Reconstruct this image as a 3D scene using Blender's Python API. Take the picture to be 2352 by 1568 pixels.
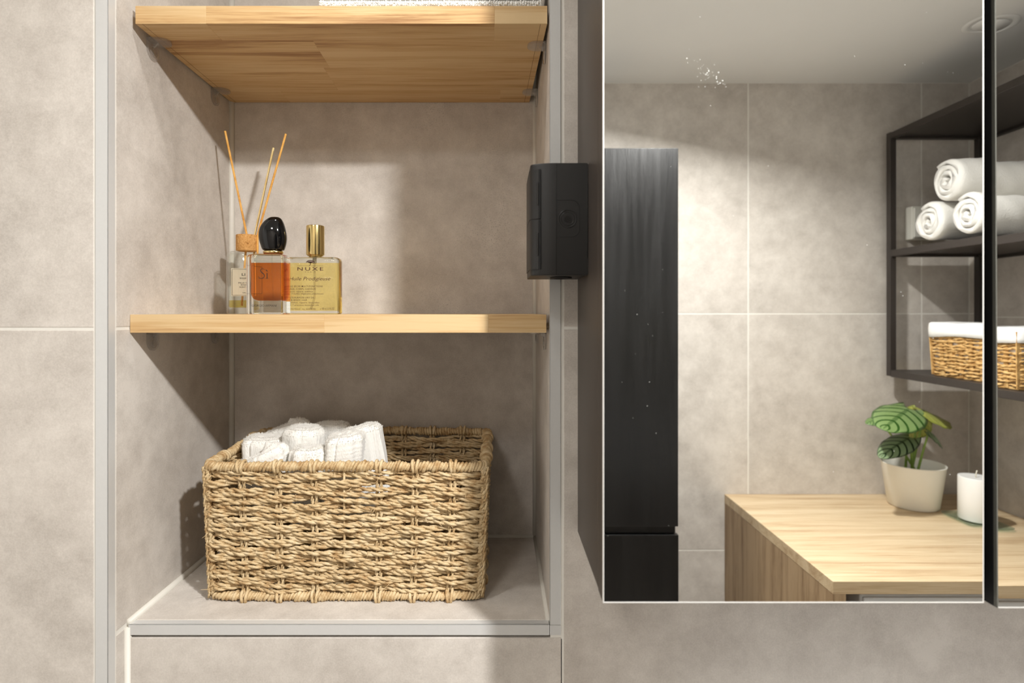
import bpy, bmesh, math, random
import numpy as np
from mathutils import Vector, Matrix
random.seed(7); rng = np.random.default_rng(7)
PI = math.pi

# ------------------------------------------------------------------ camera, light, exposure
for o in list(bpy.data.objects): bpy.data.objects.remove(o)
SC = bpy.context.scene; COL = SC.collection
EZ = 1.50            # eye height
F = 1300.0           # focal length in pixels of the 2352 px wide frame
VX, VY = 1145.0, 716.0
CY = -0.788
cam = bpy.data.cameras.new('camera'); camo = bpy.data.objects.new('camera', cam); COL.objects.link(camo)
cam.sensor_width = 36.0; cam.lens = 36.0*F/2352.0
cam.shift_x = (1176-VX)/2352.0; cam.shift_y = (VY-784)/2352.0
cam.clip_start = 0.01
camo.location = (0, CY, EZ); camo.rotation_euler = (PI/2, 0, 0)
cam.dof.use_dof = True; cam.dof.focus_distance = 0.90; cam.dof.aperture_fstop = 3.6
SC.camera = camo
w = bpy.data.worlds.new('world'); SC.world = w; w.use_nodes = True
w.node_tree.nodes['Background'].inputs[0].default_value = (0.9, 0.95, 1, 1)
w.node_tree.nodes['Background'].inputs[1].default_value = 0.02
SC.view_settings.view_transform = 'Standard'; SC.view_settings.look = 'None'
SC.view_settings.exposure = 0.05; SC.view_settings.gamma = 1.0; SC.view_settings.use_curve_mapping = False
SC.cycles.max_bounces = 10; SC.cycles.diffuse_bounces = 4; SC.cycles.glossy_bounces = 6
SC.cycles.use_adaptive_sampling = True; SC.cycles.adaptive_threshold = 0.05
SC.cycles.transparent_max_bounces = 24; SC.cycles.transmission_bounces = 6
SC.cycles.sample_clamp_indirect = 6.0
# ceiling downlights of the bathroom, then an added unseen fill lamp: (x, y, watts, disc diameter, spread in degrees, aim)
LAMP_COL = (1.0, 0.985, 0.965)
# the first is a swivelling spot turned towards the niche: aim = direction of its beam
LAMPS = [(0.57, -0.907, 32.0, 0.08, 174, (-0.165, 0.21, -0.94)), (-0.25, -0.20, 1.2, 0.05, 140, (0, 0, -1)), (-0.45, -1.15, 5.0, 0.26, 180, (0, 0, -1))]
CEIL = 0.785         # ceiling above eye level
ZLAMP = 0.775

# ------------------------------------------------------------------ helpers
def at(px, py, d): return Vector(((px-VX)*d/F, CY+d, EZ-(py-VY)*d/F))           # a point d metres in front of the camera
def mir(px, py, d): return Vector(((px-VX)*d/F, 0.406-d, EZ-(py-VY)*d/F))       # the real place of something seen in the mirror
def Z(z): return EZ+z

class MB:
    def __init__(s): s.v=[]; s.f=[]; s.n=0
    def add(s, v, f):
        v = np.asarray(v, float).reshape(-1,3)
        s.f += [tuple(int(i)+s.n for i in q) for q in f]; s.v.append(v); s.n += len(v); return s
    def box(s, x0,x1,y0,y1,z0,z1):
        v=[(x,y,z) for z in (z0,z1) for y in (y0,y1) for x in (x0,x1)]
        return s.add(v,[(0,2,3,1),(4,5,7,6),(0,1,5,4),(2,6,7,3),(0,4,6,2),(1,3,7,5)])
    def rbox(s, x0,x1,y0,y1,z0,z1, b=0.001, seg=2):
        bm=bmesh.new(); bmesh.ops.create_cube(bm,size=1)
        for q in bm.verts: q.co=Vector(((x0+x1)/2+q.co.x*(x1-x0),(y0+y1)/2+q.co.y*(y1-y0),(z0+z1)/2+q.co.z*(z1-z0)))
        bmesh.ops.bevel(bm,geom=list(bm.edges),offset=b,segments=seg,affect='EDGES',profile=0.5)
        return s.bm(bm)
    def bm(s, bm):
        bm.verts.ensure_lookup_table(); bm.verts.index_update()
        s.add([tuple(q.co) for q in bm.verts],[tuple(q.index for q in fc.verts) for fc in bm.faces]); bm.free(); return s
    def tube(s, path, r, sides=8, closed=False, ref=None, cap=True):
        p=np.asarray(path,float); n=len(p)
        r=np.broadcast_to(np.asarray(r,float),(n,))
        if closed: t=np.roll(p,-1,0)-np.roll(p,1,0)
        else: t=np.gradient(p,axis=0)
        t/= (np.linalg.norm(t,axis=1)[:,None]+1e-12)
        if ref is None:
            m=np.abs(t).mean(0); ref=np.eye(3)[int(np.argmin(m))]
        ref=np.broadcast_to(np.asarray(ref,float),(n,3))
        a=ref-t*(ref*t).sum(1)[:,None]; a/=(np.linalg.norm(a,axis=1)[:,None]+1e-12); b=np.cross(t,a)
        ang=np.arange(sides)*2*PI/sides
        v=p[:,None,:]+r[:,None,None]*(a[:,None,:]*np.cos(ang)[None,:,None]+b[:,None,:]*np.sin(ang)[None,:,None])
        f=[]; m=n if closed else n-1
        for i in range(m):
            i2=(i+1)%n
            for j in range(sides):
                j2=(j+1)%sides
                f.append((i*sides+j,i*sides+j2,i2*sides+j2,i2*sides+j))
        if cap and not closed:
            f.append(tuple(range(sides-1,-1,-1))); f.append(tuple((n-1)*sides+j for j in range(sides)))
        return s.add(v.reshape(-1,3),f)
    def lathe(s, prof, c=(0,0,0), seg=32, sx=1, sy=1, capb=True, capt=True):
        n=len(prof); v=[]
        for r,z in prof:
            for j in range(seg):
                a=2*PI*j/seg; v.append((c[0]+r*sx*math.cos(a),c[1]+r*sy*math.sin(a),c[2]+z))
        f=[]
        for i in range(n-1):
            for j in range(seg):
                j2=(j+1)%seg; f.append((i*seg+j,i*seg+j2,(i+1)*seg+j2,(i+1)*seg+j))
        if capb: f.append(tuple(range(seg-1,-1,-1)))
        if capt: f.append(tuple((n-1)*seg+j for j in range(seg)))
        return s.add(v,f)
    def loft(s, rings, closed_ring=True, cap=True):
        k=len(rings[0]); v=[q for r in rings for q in r]; f=[]
        for i in range(len(rings)-1):
            for j in range(k if closed_ring else k-1):
                j2=(j+1)%k; f.append((i*k+j,i*k+j2,(i+1)*k+j2,(i+1)*k+j))
        if cap and closed_ring:
            f.append(tuple(range(k-1,-1,-1))); f.append(tuple((len(rings)-1)*k+j for j in range(k)))
        return s.add(v,f)
    def prism(s, poly, z0, z1, axis='z'):
        k=len(poly)
        m={'z':lambda a,b,c:(a,b,c),'y':lambda a,b,c:(a,c,b),'x':lambda a,b,c:(c,a,b)}[axis]
        return s.loft([[m(a,b,z0) for a,b in poly],[m(a,b,z1) for a,b in poly]])

def wloc(p):
    q=Vector((0,0,0))
    while p is not None: q+=p.location; p=p.parent
    return q
def obj(name, mb, mat, parent=None, smooth=False, origin=None, fix=True):
    v=np.concatenate(mb.v) if mb.v else np.zeros((0,3))
    if parent is not None: o=np.array(wloc(parent))
    elif origin is not None: o=np.array(origin,float)
    else:
        lo,hi=v.min(0),v.max(0); o=np.array([(lo[0]+hi[0])/2,(lo[1]+hi[1])/2,lo[2]])
    me=bpy.data.meshes.new(name); me.from_pydata((v-o).tolist(),[],mb.f)
    if fix:
        bm=bmesh.new(); bm.from_mesh(me); bmesh.ops.recalc_face_normals(bm,faces=list(bm.faces)); bm.to_mesh(me); bm.free()
    me.update()
    if smooth: me.shade_smooth()
    ob=bpy.data.objects.new(name,me); COL.objects.link(ob)
    if mat is not None: me.materials.append(mat)
    if parent is not None: ob.parent=parent
    else: ob.location=o
    return ob
def smooth_angle(ob, deg=35):
    me=ob.data; me.shade_smooth()
    bm=bmesh.new(); bm.from_mesh(me)
    for e in bm.edges:
        if len(e.link_faces)==2 and e.calc_face_angle(0)>math.radians(deg): e.smooth=False
    bm.to_mesh(me); bm.free(); return ob
def thing(name, label, cat, loc, group=None):
    o=bpy.data.objects.new(name,None); COL.objects.link(o); o.location=loc; o.empty_display_size=0.05
    return tag(o,label,cat,group)
def tag(o, label=None, cat=None, group=None, kind=None):
    if label: o['label']=label
    if cat: o['category']=cat
    if group: o['group']=group
    if kind: o['kind']=kind
    return o
def struct(name, mb, mat, label=None, smooth=False):
    o=obj(name,mb,mat,smooth=smooth); o['kind']='structure'
    if label: o['label']=label
    return o

# ------------------------------------------------------------------ materials
def srgb(r,g,b):
    f=lambda c:(c/255)/12.92 if c/255<=0.04045 else ((c/255+0.055)/1.055)**2.4
    return (f(r),f(g),f(b),1)
class NT:
    def __init__(s,name):
        s.m=bpy.data.materials.new(name); s.m.use_nodes=True; s.t=s.m.node_tree; s.t.nodes.clear()
        s.out=s.n('ShaderNodeOutputMaterial')
    def n(s,typ,**kw):
        q=s.t.nodes.new(typ)
        for k,v in kw.items(): setattr(q,k,v)
        return q
    def l(s,a,b): s.t.links.new(a,b)
    def val(s,sock,v):
        if hasattr(v,'is_output'): s.l(v,sock)
        else: sock.default_value=v
    def math(s,op,a,b=0.0,c=0.0):
        q=s.n('ShaderNodeMath',operation=op); s.val(q.inputs[0],a); s.val(q.inputs[1],b); s.val(q.inputs[2],c); return q.outputs[0]
    def vmath(s,op,a,b=(0,0,0)):
        q=s.n('ShaderNodeVectorMath',operation=op); s.val(q.inputs[0],a); s.val(q.inputs[1],b); return q.outputs[0]
    def mix(s,f,a,b):
        q=s.n('ShaderNodeMix',data_type='RGBA'); s.val(q.inputs[0],f); s.val(q.inputs[6],a); s.val(q.inputs[7],b); return q.outputs[2]
    def noise(s,vec,scale,detail=4,rough=0.55,dist=0.0,out=0):
        q=s.n('ShaderNodeTexNoise'); s.val(q.inputs['Vector'],vec); q.inputs['Scale'].default_value=scale
        q.inputs['Detail'].default_value=detail; q.inputs['Roughness'].default_value=rough; q.inputs['Distortion'].default_value=dist
        return q.outputs[out]
    def ramp(s,f,stops):
        q=s.n('ShaderNodeValToRGB'); s.val(q.inputs[0],f); e=q.color_ramp.elements
        while len(e)<len(stops): e.new(0.5)
        for x,(p,c) in zip(e,stops): x.position=p; x.color=c if len(c)==4 else (*c,1)
        return q.outputs[0]
    def bump(s,h,strength=0.2,dist=0.001):
        q=s.n('ShaderNodeBump'); q.inputs['Strength'].default_value=strength; q.inputs['Distance'].default_value=dist; s.val(q.inputs['Height'],h); return q.outputs[0]
    def pos(s): return s.n('ShaderNodeNewGeometry').outputs['Position']
    def rnd(s): return s.n('ShaderNodeObjectInfo').outputs['Random']
    def bsdf(s,color,rough=0.5,metal=0.0,normal=None,spec=0.5,**kw):
        q=s.n('ShaderNodeBsdfPrincipled'); s.val(q.inputs['Base Color'],color); s.val(q.inputs['Roughness'],rough)
        q.inputs['Metallic'].default_value=metal; q.inputs['Specular IOR Level'].default_value=spec
        for k,v in kw.items(): s.val(q.inputs[k.replace('_',' ')],v)
        if normal is not None: s.l(normal,q.inputs['Normal'])
        s.l(q.outputs[0],s.out.inputs[0]); return q
def plain(name,c,rough=0.5,metal=0.0,var=0.06,scale=30,bump=0.0,bscale=300,spec=0.5):
    t=NT(name); p=t.pos(); f=t.noise(p,scale,3)
    a=tuple(min(1,x*(1-var)) for x in c[:3])+(1,); b=tuple(min(1,x*(1+var)) for x in c[:3])+(1,)
    col=t.mix(f,a,b); nrm=t.bump(t.noise(p,bscale,2),bump,0.0006) if bump else None
    t.bsdf(col,rough,metal,nrm,spec); return t.m
def tile_mat(name, lo, hi, pits=1.0, bright=1.0):
    t=NT(name); p=t.pos()
    r=t.rnd(); off=t.n('ShaderNodeCombineXYZ'); t.val(off.inputs[0],t.math('MULTIPLY',r,7.0)); t.val(off.inputs[2],t.math('MULTIPLY',r,13.0))
    p=t.vmath('ADD',p,off.outputs[0])
    big=t.noise(p,4.0,3,0.6,0.6); mid=t.noise(p,20,6,0.74,0.12); fine=t.noise(p,420,2,0.7)
    f=t.math('ADD',t.math('MULTIPLY',big,0.55),t.math('MULTIPLY',mid,0.75))
    f=t.math('ADD',f,t.math('MULTIPLY',t.math('SUBTRACT',fine,0.5),0.34))
    col=t.ramp(f,[(0.43,lo),(0.63,tuple((a+b)/2 for a,b in zip(lo,hi))),(0.84,hi)])
    # pinkish and greyish clouds
    hue=t.noise(p,2.6,3); col=t.mix(t.math('MULTIPLY',hue,0.35),col,tuple(c*k for c,k in zip(hi,(0.95,0.90,0.88)))+(1,) if len(hi)==3 else (hi[0]*0.96,hi[1]*0.91,hi[2]*0.87,1))
    vo=t.n('ShaderNodeTexVoronoi'); t.val(vo.inputs['Vector'],p); vo.inputs['Scale'].default_value=330
    dots=t.math('LESS_THAN',t.math('ADD',vo.outputs['Distance'],t.math('MULTIPLY',t.noise(p,300,1),0.15)),t.math('MULTIPLY',t.math('SUBTRACT',t.noise(p,5,3,0.6),0.38),1.0*pits))
    col=t.mix(t.math('MULTIPLY',dots,0.45),col,tuple(c*0.42 for c in lo[:3])+(1,))
    n=t.bump(t.math('ADD',fine,t.math('MULTIPLY',mid,0.8)),0.10,0.0008)
    t.bsdf(col,t.math('ADD',0.50,t.math('MULTIPLY',mid,0.2)),0.0,n,0.35); return t.m
M={}
M['tile']=tile_mat('tile_stone',srgb(172,165,157),srgb(216,210,202),pits=0.5)
M['tile_pit']=tile_mat('tile_stone_pitted',srgb(172,165,157),srgb(216,210,202),pits=1.0)
M['grout']=plain('grout',srgb(228,225,217),0.8,0,0.04,120,0.2,900)
M['caulk']=plain('caulk',srgb(214,210,200),0.45,0,0.03,60)
M['alu']=plain('brushed_aluminium',srgb(212,212,210),0.38,0.25,0.03,300)
M['ceiling']=plain('ceiling_paint',srgb(243,243,241),0.8,0,0.02,6,0.1,600)
M['floor']=tile_mat('floor_stone',srgb(176,168,158),srgb(214,208,200))
M['blackplastic']=plain('black_plastic',srgb(25,24,23),0.42,0,0.05,40,0.25,2500)
M['blackplastic2']=plain('black_plastic_gloss',srgb(26,25,24),0.28,0,0.05,40)
M['groove']=plain('dark_groove',srgb(10,10,10),0.7)
M['cabside']=plain('dark_brown_laminate',srgb(64,57,52),0.42,0,0.05,60,0.15,1500)
M['steel']=plain('dark_steel',srgb(58,52,48),0.45,0.1,0.05,50,0.1,1200)
M['whitepaint']=plain('white_enamel',srgb(222,224,226),0.3,0,0.02)
M['whiteplastic']=plain('white_plastic',srgb(226,224,214),0.35,0,0.02)
M['pot']=plain('cream_ceramic',srgb(240,237,226),0.5,0,0.03,25)
M['wax']=plain('white_wax',srgb(244,243,240),0.5,0,0.02)
M['wick']=plain('wick',srgb(225,218,200),0.8)
M['soil']=plain('soil',srgb(60,48,38),0.9,0,0.3,80,0.8,200)
M['gold']=plain('pale_gold',srgb(226,202,140),0.18,1.0,0.03)
M['ink']=plain('brown_ink',srgb(70,38,30),0.6,0,0.05)
M['inkblack']=plain('black_ink',srgb(28,24,24),0.5,0,0.05)
M['paper']=plain('cream_paper',srgb(236,230,208),0.7,0,0.03,80)
M['pencil']=plain('pencil_line',srgb(96,66,38),0.8)
M['capblack']=plain('glossy_black',srgb(8,8,9),0.06,0,0.05,20)
M['lining']=plain('white_cotton',srgb(240,240,238),0.8,0,0.03,90,0.3,900)
M['speck']=plain('dried_drops',srgb(235,235,230),0.7)

def wood(name, c0, c1, c2, vec=(1.4,26,26), rough=0.45, ring=1.0, varr=0.5):
    t=NT(name); p=t.pos(); r=t.rnd()
    off=t.n('ShaderNodeCombineXYZ'); t.val(off.inputs[0],t.math('MULTIPLY',r,17.0)); t.val(off.inputs[1],t.math('MULTIPLY',r,5.0)); t.val(off.inputs[2],t.math('MULTIPLY',r,9.0))
    p=t.vmath('ADD',p,off.outputs[0]); q=t.vmath('MULTIPLY',p,vec)
    warp=t.noise(t.vmath('MULTIPLY',p,tuple(v*0.55 for v in vec)),0.9,3,0.5,out=1)
    q2=t.vmath('ADD',q,t.vmath('MULTIPLY',warp,(2.2*ring,2.2*ring,2.2*ring)))
    g=t.noise(q2,1.1,6,0.62,0.35); fib=t.noise(t.vmath('MULTIPLY',p,(vec[0]*6,vec[1]*14,vec[2]*14)),1.0,3,0.6)
    f=t.math('ADD',t.math('MULTIPLY',g,0.80),t.math('MULTIPLY',fib,0.36))
    f=t.math('ADD',f,t.math('MULTIPLY',t.math('SUBTRACT',r,0.5),0.12*varr*2))
    col=t.ramp(f,[(0.40,c2),(0.51,c1),(0.64,c0),(0.9,tuple(min(1,x*1.06) for x in c0[:3])+(1,))])
    bk_='black' in name; n=t.bump(t.math('ADD',g,fib),0.5 if bk_ else 0.18,0.0008 if bk_ else 0.0006)
    t.bsdf(col,t.math('ADD',rough,t.math('MULTIPLY',t.math('SUBTRACT',g,0.5) if bk_ else fib,0.30 if bk_ else 0.08)),0,n,0.5 if bk_ else 0.35); return t.m
M['oak']=wood('oiled_oak',srgb(212,183,138),srgb(198,162,113),srgb(156,116,74))
M['counteroak']=wood('light_oak_laminate',srgb(214,193,160),srgb(201,177,142),srgb(178,150,116),vec=(1.6,30,30))
M['panelwood']=wood('grey_oak_laminate',srgb(176,150,118),srgb(154,128,98),srgb(128,102,76),vec=(30,30,1.6),ring=0.6)
M['blackwood']=wood('black_stained_wood',srgb(13,12,12),srgb(10,9,9),srgb(5,5,5),vec=(40,40,2.0),rough=0.37,ring=1.2)

def fibre(name,c0,c1,c2,scale=70):
    t=NT(name); p=t.pos(); f=t.noise(p,scale,4,0.65); s=t.noise(p,900,2)
    f=t.math('ADD',t.math('MULTIPLY',f,0.9),t.math('MULTIPLY',t.math('SUBTRACT',s,0.5),0.35))
    f=t.math('ADD',f,t.math('MULTIPLY',t.math('SUBTRACT',t.rnd(),0.5),0.10))
    col=t.ramp(f,[(0.28,c2),(0.45,c1),(0.62,c0),(0.8,tuple(min(1,x*1.08) for x in c0[:3])+(1,))])
    t.bsdf(col,0.62,0,t.bump(s,0.35,0.0006),0.3); return t.m
M['seagrass']=fibre('seagrass',srgb(218,197,160),srgb(203,178,136),srgb(168,134,90))
M['rattan']=fibre('rattan',srgb(222,186,128),srgb(204,164,104),srgb(160,118,66),50)
M['reed']=fibre('reed',srgb(236,184,104),srgb(226,168,84),srgb(196,132,56),40)
M['reedpale']=fibre('pale_reed',srgb(238,216,158),srgb(230,202,138),srgb(210,176,108),40)
def terry(name,c=srgb(240,238,232),scale=420,axis=(1,1,1)):
    t=NT(name); tc=t.n('ShaderNodeTexCoord').outputs['Object']; p=t.vmath('MULTIPLY',tc,axis)
    vo=t.n('ShaderNodeTexVoronoi'); t.val(vo.inputs['Vector'],p); vo.inputs['Scale'].default_value=scale
    h=t.math('ADD',vo.outputs['Distance'],t.math('MULTIPLY',t.noise(tc,90,3),0.8))
    col=t.mix(t.math('MULTIPLY',vo.outputs['Distance'],0.25),c,tuple(x*0.93 for x in c[:3])+(1,))
    t.bsdf(col,0.95,0,t.bump(h,0.4,0.0012),0.1,Sheen_Weight=0.3); return t.m
t=NT('terry_fuzz'); df_=t.n('ShaderNodeBsdfDiffuse'); tl=t.n('ShaderNodeBsdfTranslucent'); ms=t.n('ShaderNodeMixShader'); df_.inputs[0].default_value=srgb(245,243,238); tl.inputs[0].default_value=srgb(245,243,238)
t.l(df_.outputs[0],ms.inputs[1]); t.l(tl.outputs[0],ms.inputs[2]); t.l(ms.outputs[0],t.out.inputs[0]); M['fuzz']=t.m
M['terry']=terry('white_terry'); M['terryrib']=terry('white_ribbed_terry',scale=520,axis=(1,1,0.35))
M['terryfar']=terry('white_bath_terry',scale=300)

def glassy(name, tint=(0.97,0.98,0.97,1), ior=1.45, rough=0.01, gain=1.0):
    t=NT(name); fr=t.n('ShaderNodeFresnel'); bf=t.n('ShaderNodeNewGeometry').outputs['Backfacing']; t.val(fr.inputs['IOR'],t.math('ADD',ior,t.math('MULTIPLY',bf,1/ior-ior)))
    tr=t.n('ShaderNodeBsdfTransparent'); t.val(tr.inputs[0],tint)
    gl=t.n('ShaderNodeBsdfGlossy'); gl.inputs['Roughness'].default_value=rough; gl.inputs['Color'].default_value=(1,1,1,1)
    mx=t.n('ShaderNodeMixShader'); t.val(mx.inputs[0],t.math('MULTIPLY',fr.outputs[0],gain)); t.l(tr.outputs[0],mx.inputs[1]); t.l(gl.outputs[0],mx.inputs[2])
    t.l(mx.outputs[0],t.out.inputs[0]); return t.m
def glass(name,color=(1,1,1,1),ior=1.45,rough=0.0):
    t=NT(name); g=t.n('ShaderNodeBsdfGlass'); g.inputs['IOR'].default_value=ior; g.inputs['Roughness'].default_value=rough; g.inputs['Color'].default_value=color
    t.l(g.outputs[0],t.out.inputs[0]); return t.m
M['glass']=glassy('clear_glass'); t=NT('clear_plastic'); fr=t.n('ShaderNodeFresnel'); bf=t.n('ShaderNodeNewGeometry').outputs['Backfacing']; t.val(fr.inputs['IOR'],t.math('ADD',1.5,t.math('MULTIPLY',bf,1/1.5-1.5)))
tr=t.n('ShaderNodeBsdfTransparent'); tr.inputs[0].default_value=(0.95,0.94,0.93,1); dfu=t.n('ShaderNodeBsdfDiffuse'); dfu.inputs[0].default_value=(0.75,0.73,0.70,1); gl=t.n('ShaderNodeBsdfGlossy'); gl.inputs['Roughness'].default_value=0.12
m1=t.n('ShaderNodeMixShader'); m1.inputs[0].default_value=0.14; t.l(tr.outputs[0],m1.inputs[1]); t.l(dfu.outputs[0],m1.inputs[2])
m2=t.n('ShaderNodeMixShader'); t.l(t.math('MINIMUM',t.math('MULTIPLY',fr.outputs[0],1.6),1.0),m2.inputs[0]); t.l(m1.outputs[0],m2.inputs[1]); t.l(gl.outputs[0],m2.inputs[2]); t.l(m2.outputs[0],t.out.inputs[0]); M['clearplastic']=t.m
M['thickglass']=glass('thick_glass',(0.99,1,0.985,1))
M['amber']=glassy('amber_perfume',(0.86,0.45,0.13,1),1.2)
M['oil']=glassy('golden_oil',(1.0,0.925,0.60,1),1.2)
M['reedoil']=glassy('yellow_oil',(0.93,0.84,0.46,1),1.2)
M['trayglass']=glassy('green_glass',(0.80,0.88,0.86,1),1.5)
t=NT('mirror_silver'); t.bsdf(t.mix(t.math('MULTIPLY',t.noise(t.pos(),5,4),0.15),(0.92,0.93,0.915,1),(0.89,0.90,0.885,1)),0.0,1.0); M['mirror']=t.m
t=NT('mirror_edge'); t.bsdf((0.74,0.73,0.70,1),0.3,0.2,None,0.6); M['mirroredge']=t.m
M['glassedge']=plain('grey_glass_edge',srgb(96,96,90),0.25)
t=NT('lamp_lens'); e=t.n('ShaderNodeEmission'); e.inputs[0].default_value=(1,0.92,0.82,1); e.inputs[1].default_value=4.0; t.l(e.outputs[0],t.out.inputs[0]); M['lens']=t.m
# cork
t=NT('cork'); p=t.pos(); f=t.noise(p,320,5,0.75,0.6); t.bsdf(t.ramp(f,[(0.3,srgb(110,66,28)),(0.42,srgb(196,142,80)),(0.6,srgb(220,170,108)),(0.75,srgb(240,204,150))]),0.8,0,t.bump(f,0.5,0.001),0.2); M['cork']=t.m
# leaf: silver-green between dark veins, from the leaf's own UV
def leaf_mat(name,silver,dark,mixv=1.0):
    t=NT(name); uv=t.n('ShaderNodeUVMap').outputs[0]; sp=t.n('ShaderNodeSeparateXYZ'); t.l(uv,sp.inputs[0])
    u=t.math('ABSOLUTE',t.math('SUBTRACT',t.math('MULTIPLY',sp.outputs[0],2.0),1.0)); v=sp.outputs[1]
    k=t.math('MULTIPLY',t.math('SUBTRACT',v,t.math('MULTIPLY',t.math('POWER',u,1.4),0.30)),5.5)
    vein=t.math('ABSOLUTE',t.math('SUBTRACT',t.math('FRACT',k),0.5))
    vn=t.math('MULTIPLY',t.math('LESS_THAN',t.math('ADD',vein,t.math('MULTIPLY',t.noise(uv,12,2),0.06)),0.16),mixv)
    midr=t.math('LESS_THAN',u,0.09)
    edge=t.math('GREATER_THAN',u,0.9)
    f=t.math('MINIMUM',t.math('ADD',t.math('ADD',vn,t.math('MULTIPLY',midr,0.6)),t.math('MULTIPLY',edge,0.7)),1.0)
    t.bsdf(t.mix(f,silver,dark),0.38,0,None,0.5,Subsurface_Weight=0.0); return t.m
M['leaf']=leaf_mat('striped_leaf',srgb(124,150,92),srgb(46,84,28)); M['leafdark']=leaf_mat('striped_dark_leaf',srgb(128,146,110),srgb(24,44,22))
M['leafback']=leaf_mat('leaf_underside',srgb(168,172,84),srgb(128,138,58),0.6)
M['stem']=plain('leaf_stem',srgb(128,156,70),0.5,0,0.15,60)

# ------------------------------------------------------------------ key dimensions (z relative to eye level)
NL=-0.5182; NR=0.0718; NB=0.307          # niche left, right, back
FLR=-0.435                               # niche ledge
PROUD=-0.0372                            # front of the thicker left wall
GZ=-0.0225                               # height of the horizontal tile joint
RX=1.613; OY=-1.534; LX=-1.30            # room: right wall, wall opposite the niche, left end
T=0.0007                                 # how far tiles stand proud of the grout
def tile(parent, x0,x1,y0,y1,z0,z1, mat='tile', b=0.0009):
    return obj('tile',MB().rbox(x0,x1,y0,y1,Z(z0),Z(z1),b,2),M[mat],parent)

# ------------------------------------------------------------------ room shell
struct('ceiling',MB().box(LX-.1,RX+.1,OY-.1,0.45,Z(CEIL),Z(CEIL)+.08),M['ceiling'])
fl=struct('floor',MB().box(LX-.1,RX+.1,OY-.1,0.45,-.10,-0.0015),M['grout'])
for i in range(4):
    for j in range(2):
        x0=LX+i*0.73; y0=OY+j*0.77
        obj('tile',MB().rbox(x0+.002,min(x0+.728,RX),y0+.002,min(y0+.768,0),-0.008,0,0.001),M['floor'],fl)
# main wall right of the niche
wb=struct('wall_back',MB().box(NR+.0005,RX+.1,T,0.45,0,Z(CEIL)),M['grout'])
gx0=NR+.0192
for x0,x1 in ((gx0,0.898),(0.902,RX)):
    for z0,z1 in ((GZ+.002,CEIL),(-0.83,GZ-.002),(-EZ,-0.834)):
        tile(wb,x0,x1,0,0.009,z0,z1)
wbl=struct('wall_below_niche',MB().box(NL,NR+.0165,T,0.45,0,Z(FLR)-.0205),M['grout'])
tile(wbl,NL+.004,NR+.0155,0,0.009,-0.83,FLR-.0185)
tile(wbl,NL+.004,NR+.0155,0,0.009,-EZ,-0.834)
# caulk bead in the corner below the niche
obj('caulk_bead',MB().tube([(NL+.001,0.0015,0.0),(NL+.001,0.0015,Z(FLR)-.004)],0.0055,10),M['caulk'],wbl,True)
# left wall (proud) with its front tiles
wl=struct('wall_left',MB().box(LX-.1,NL-.009,PROUD+T,0.45,0,Z(CEIL)),M['grout'])
for z0,z1 in ((GZ+.0018,CEIL),(-0.83,GZ-.0018),(-EZ,-0.834)):
    tile(wl,LX,NL-.0190,PROUD,PROUD+.01,z0,z1)
# niche left wall
wnl=struct('wall_niche_left',MB().box(NL-.0085,NL-T,PROUD+.002,NB+.05,0,Z(CEIL)),M['grout'])
for z0,z1 in ((GZ+.0018,CEIL),(FLR+.002,GZ-.0018),(-EZ,FLR-.004)):
    tile(wnl,NL-.008,NL,PROUD+.0165,NB if z1>FLR else 0.0,z0,z1,'tile')
wnb=struct('wall_niche_back',MB().box(NL,NR,NB+T,0.45,Z(FLR)-.02,Z(CEIL)),M['grout'])
for z0,z1 in ((GZ+.0018,CEIL),(FLR+.002,GZ-.0018)):
    tile(wnb,NL+.0075,NR-.004,NB,NB+.008,z0,z1,'tile_pit')
wnr=struct('wall_niche_right',MB().box(NR+.0012,NR+.016,0.0025,NB+.05,Z(FLR)-.02,Z(CEIL)),M['grout'])
for z0,z1 in ((GZ+.0018,CEIL),(FLR+.002,GZ-.0018)):
    tile(wnr,NR,NR+.008,0.0125,NB,z0,z1)
nf=struct('floor_niche',MB().box(NL,NR,0.0115,NB+.02,Z(FLR)-.02,Z(FLR)-T),M['grout'],'tiled ledge at the bottom of the niche')
tile(nf,NL+.004,NR-.003,0.0125,NB-.002,FLR-.008,FLR)
# caulk in the niche corners
cb=lambda p,a,b,r,par: obj('caulk_bead',MB().tube([a,b],r,10),M['caulk'],par,True)
cb(0,(NL+.0018,NB-.0008,Z(FLR)),(NL+.0018,NB-.0008,Z(CEIL)),0.0058,wnb)
cb(0,(NR-.0012,NB-.0008,Z(FLR)),(NR-.0012,NB-.0008,Z(CEIL)),0.0046,wnb)
cb(0,(NL+.0012,0.002,Z(FLR)+.0008),(NL+.0012,NB,Z(FLR)+.0008),0.0055,nf)
cb(0,(NR-.0012,0.010,Z(FLR)+.0004),(NR-.0012,NB,Z(FLR)+.0004),0.0042,nf)
cb(0,(NL,NB-.001,Z(FLR)+.0004),(NR,NB-.001,Z(FLR)+.0004),0.0042,nf)
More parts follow.
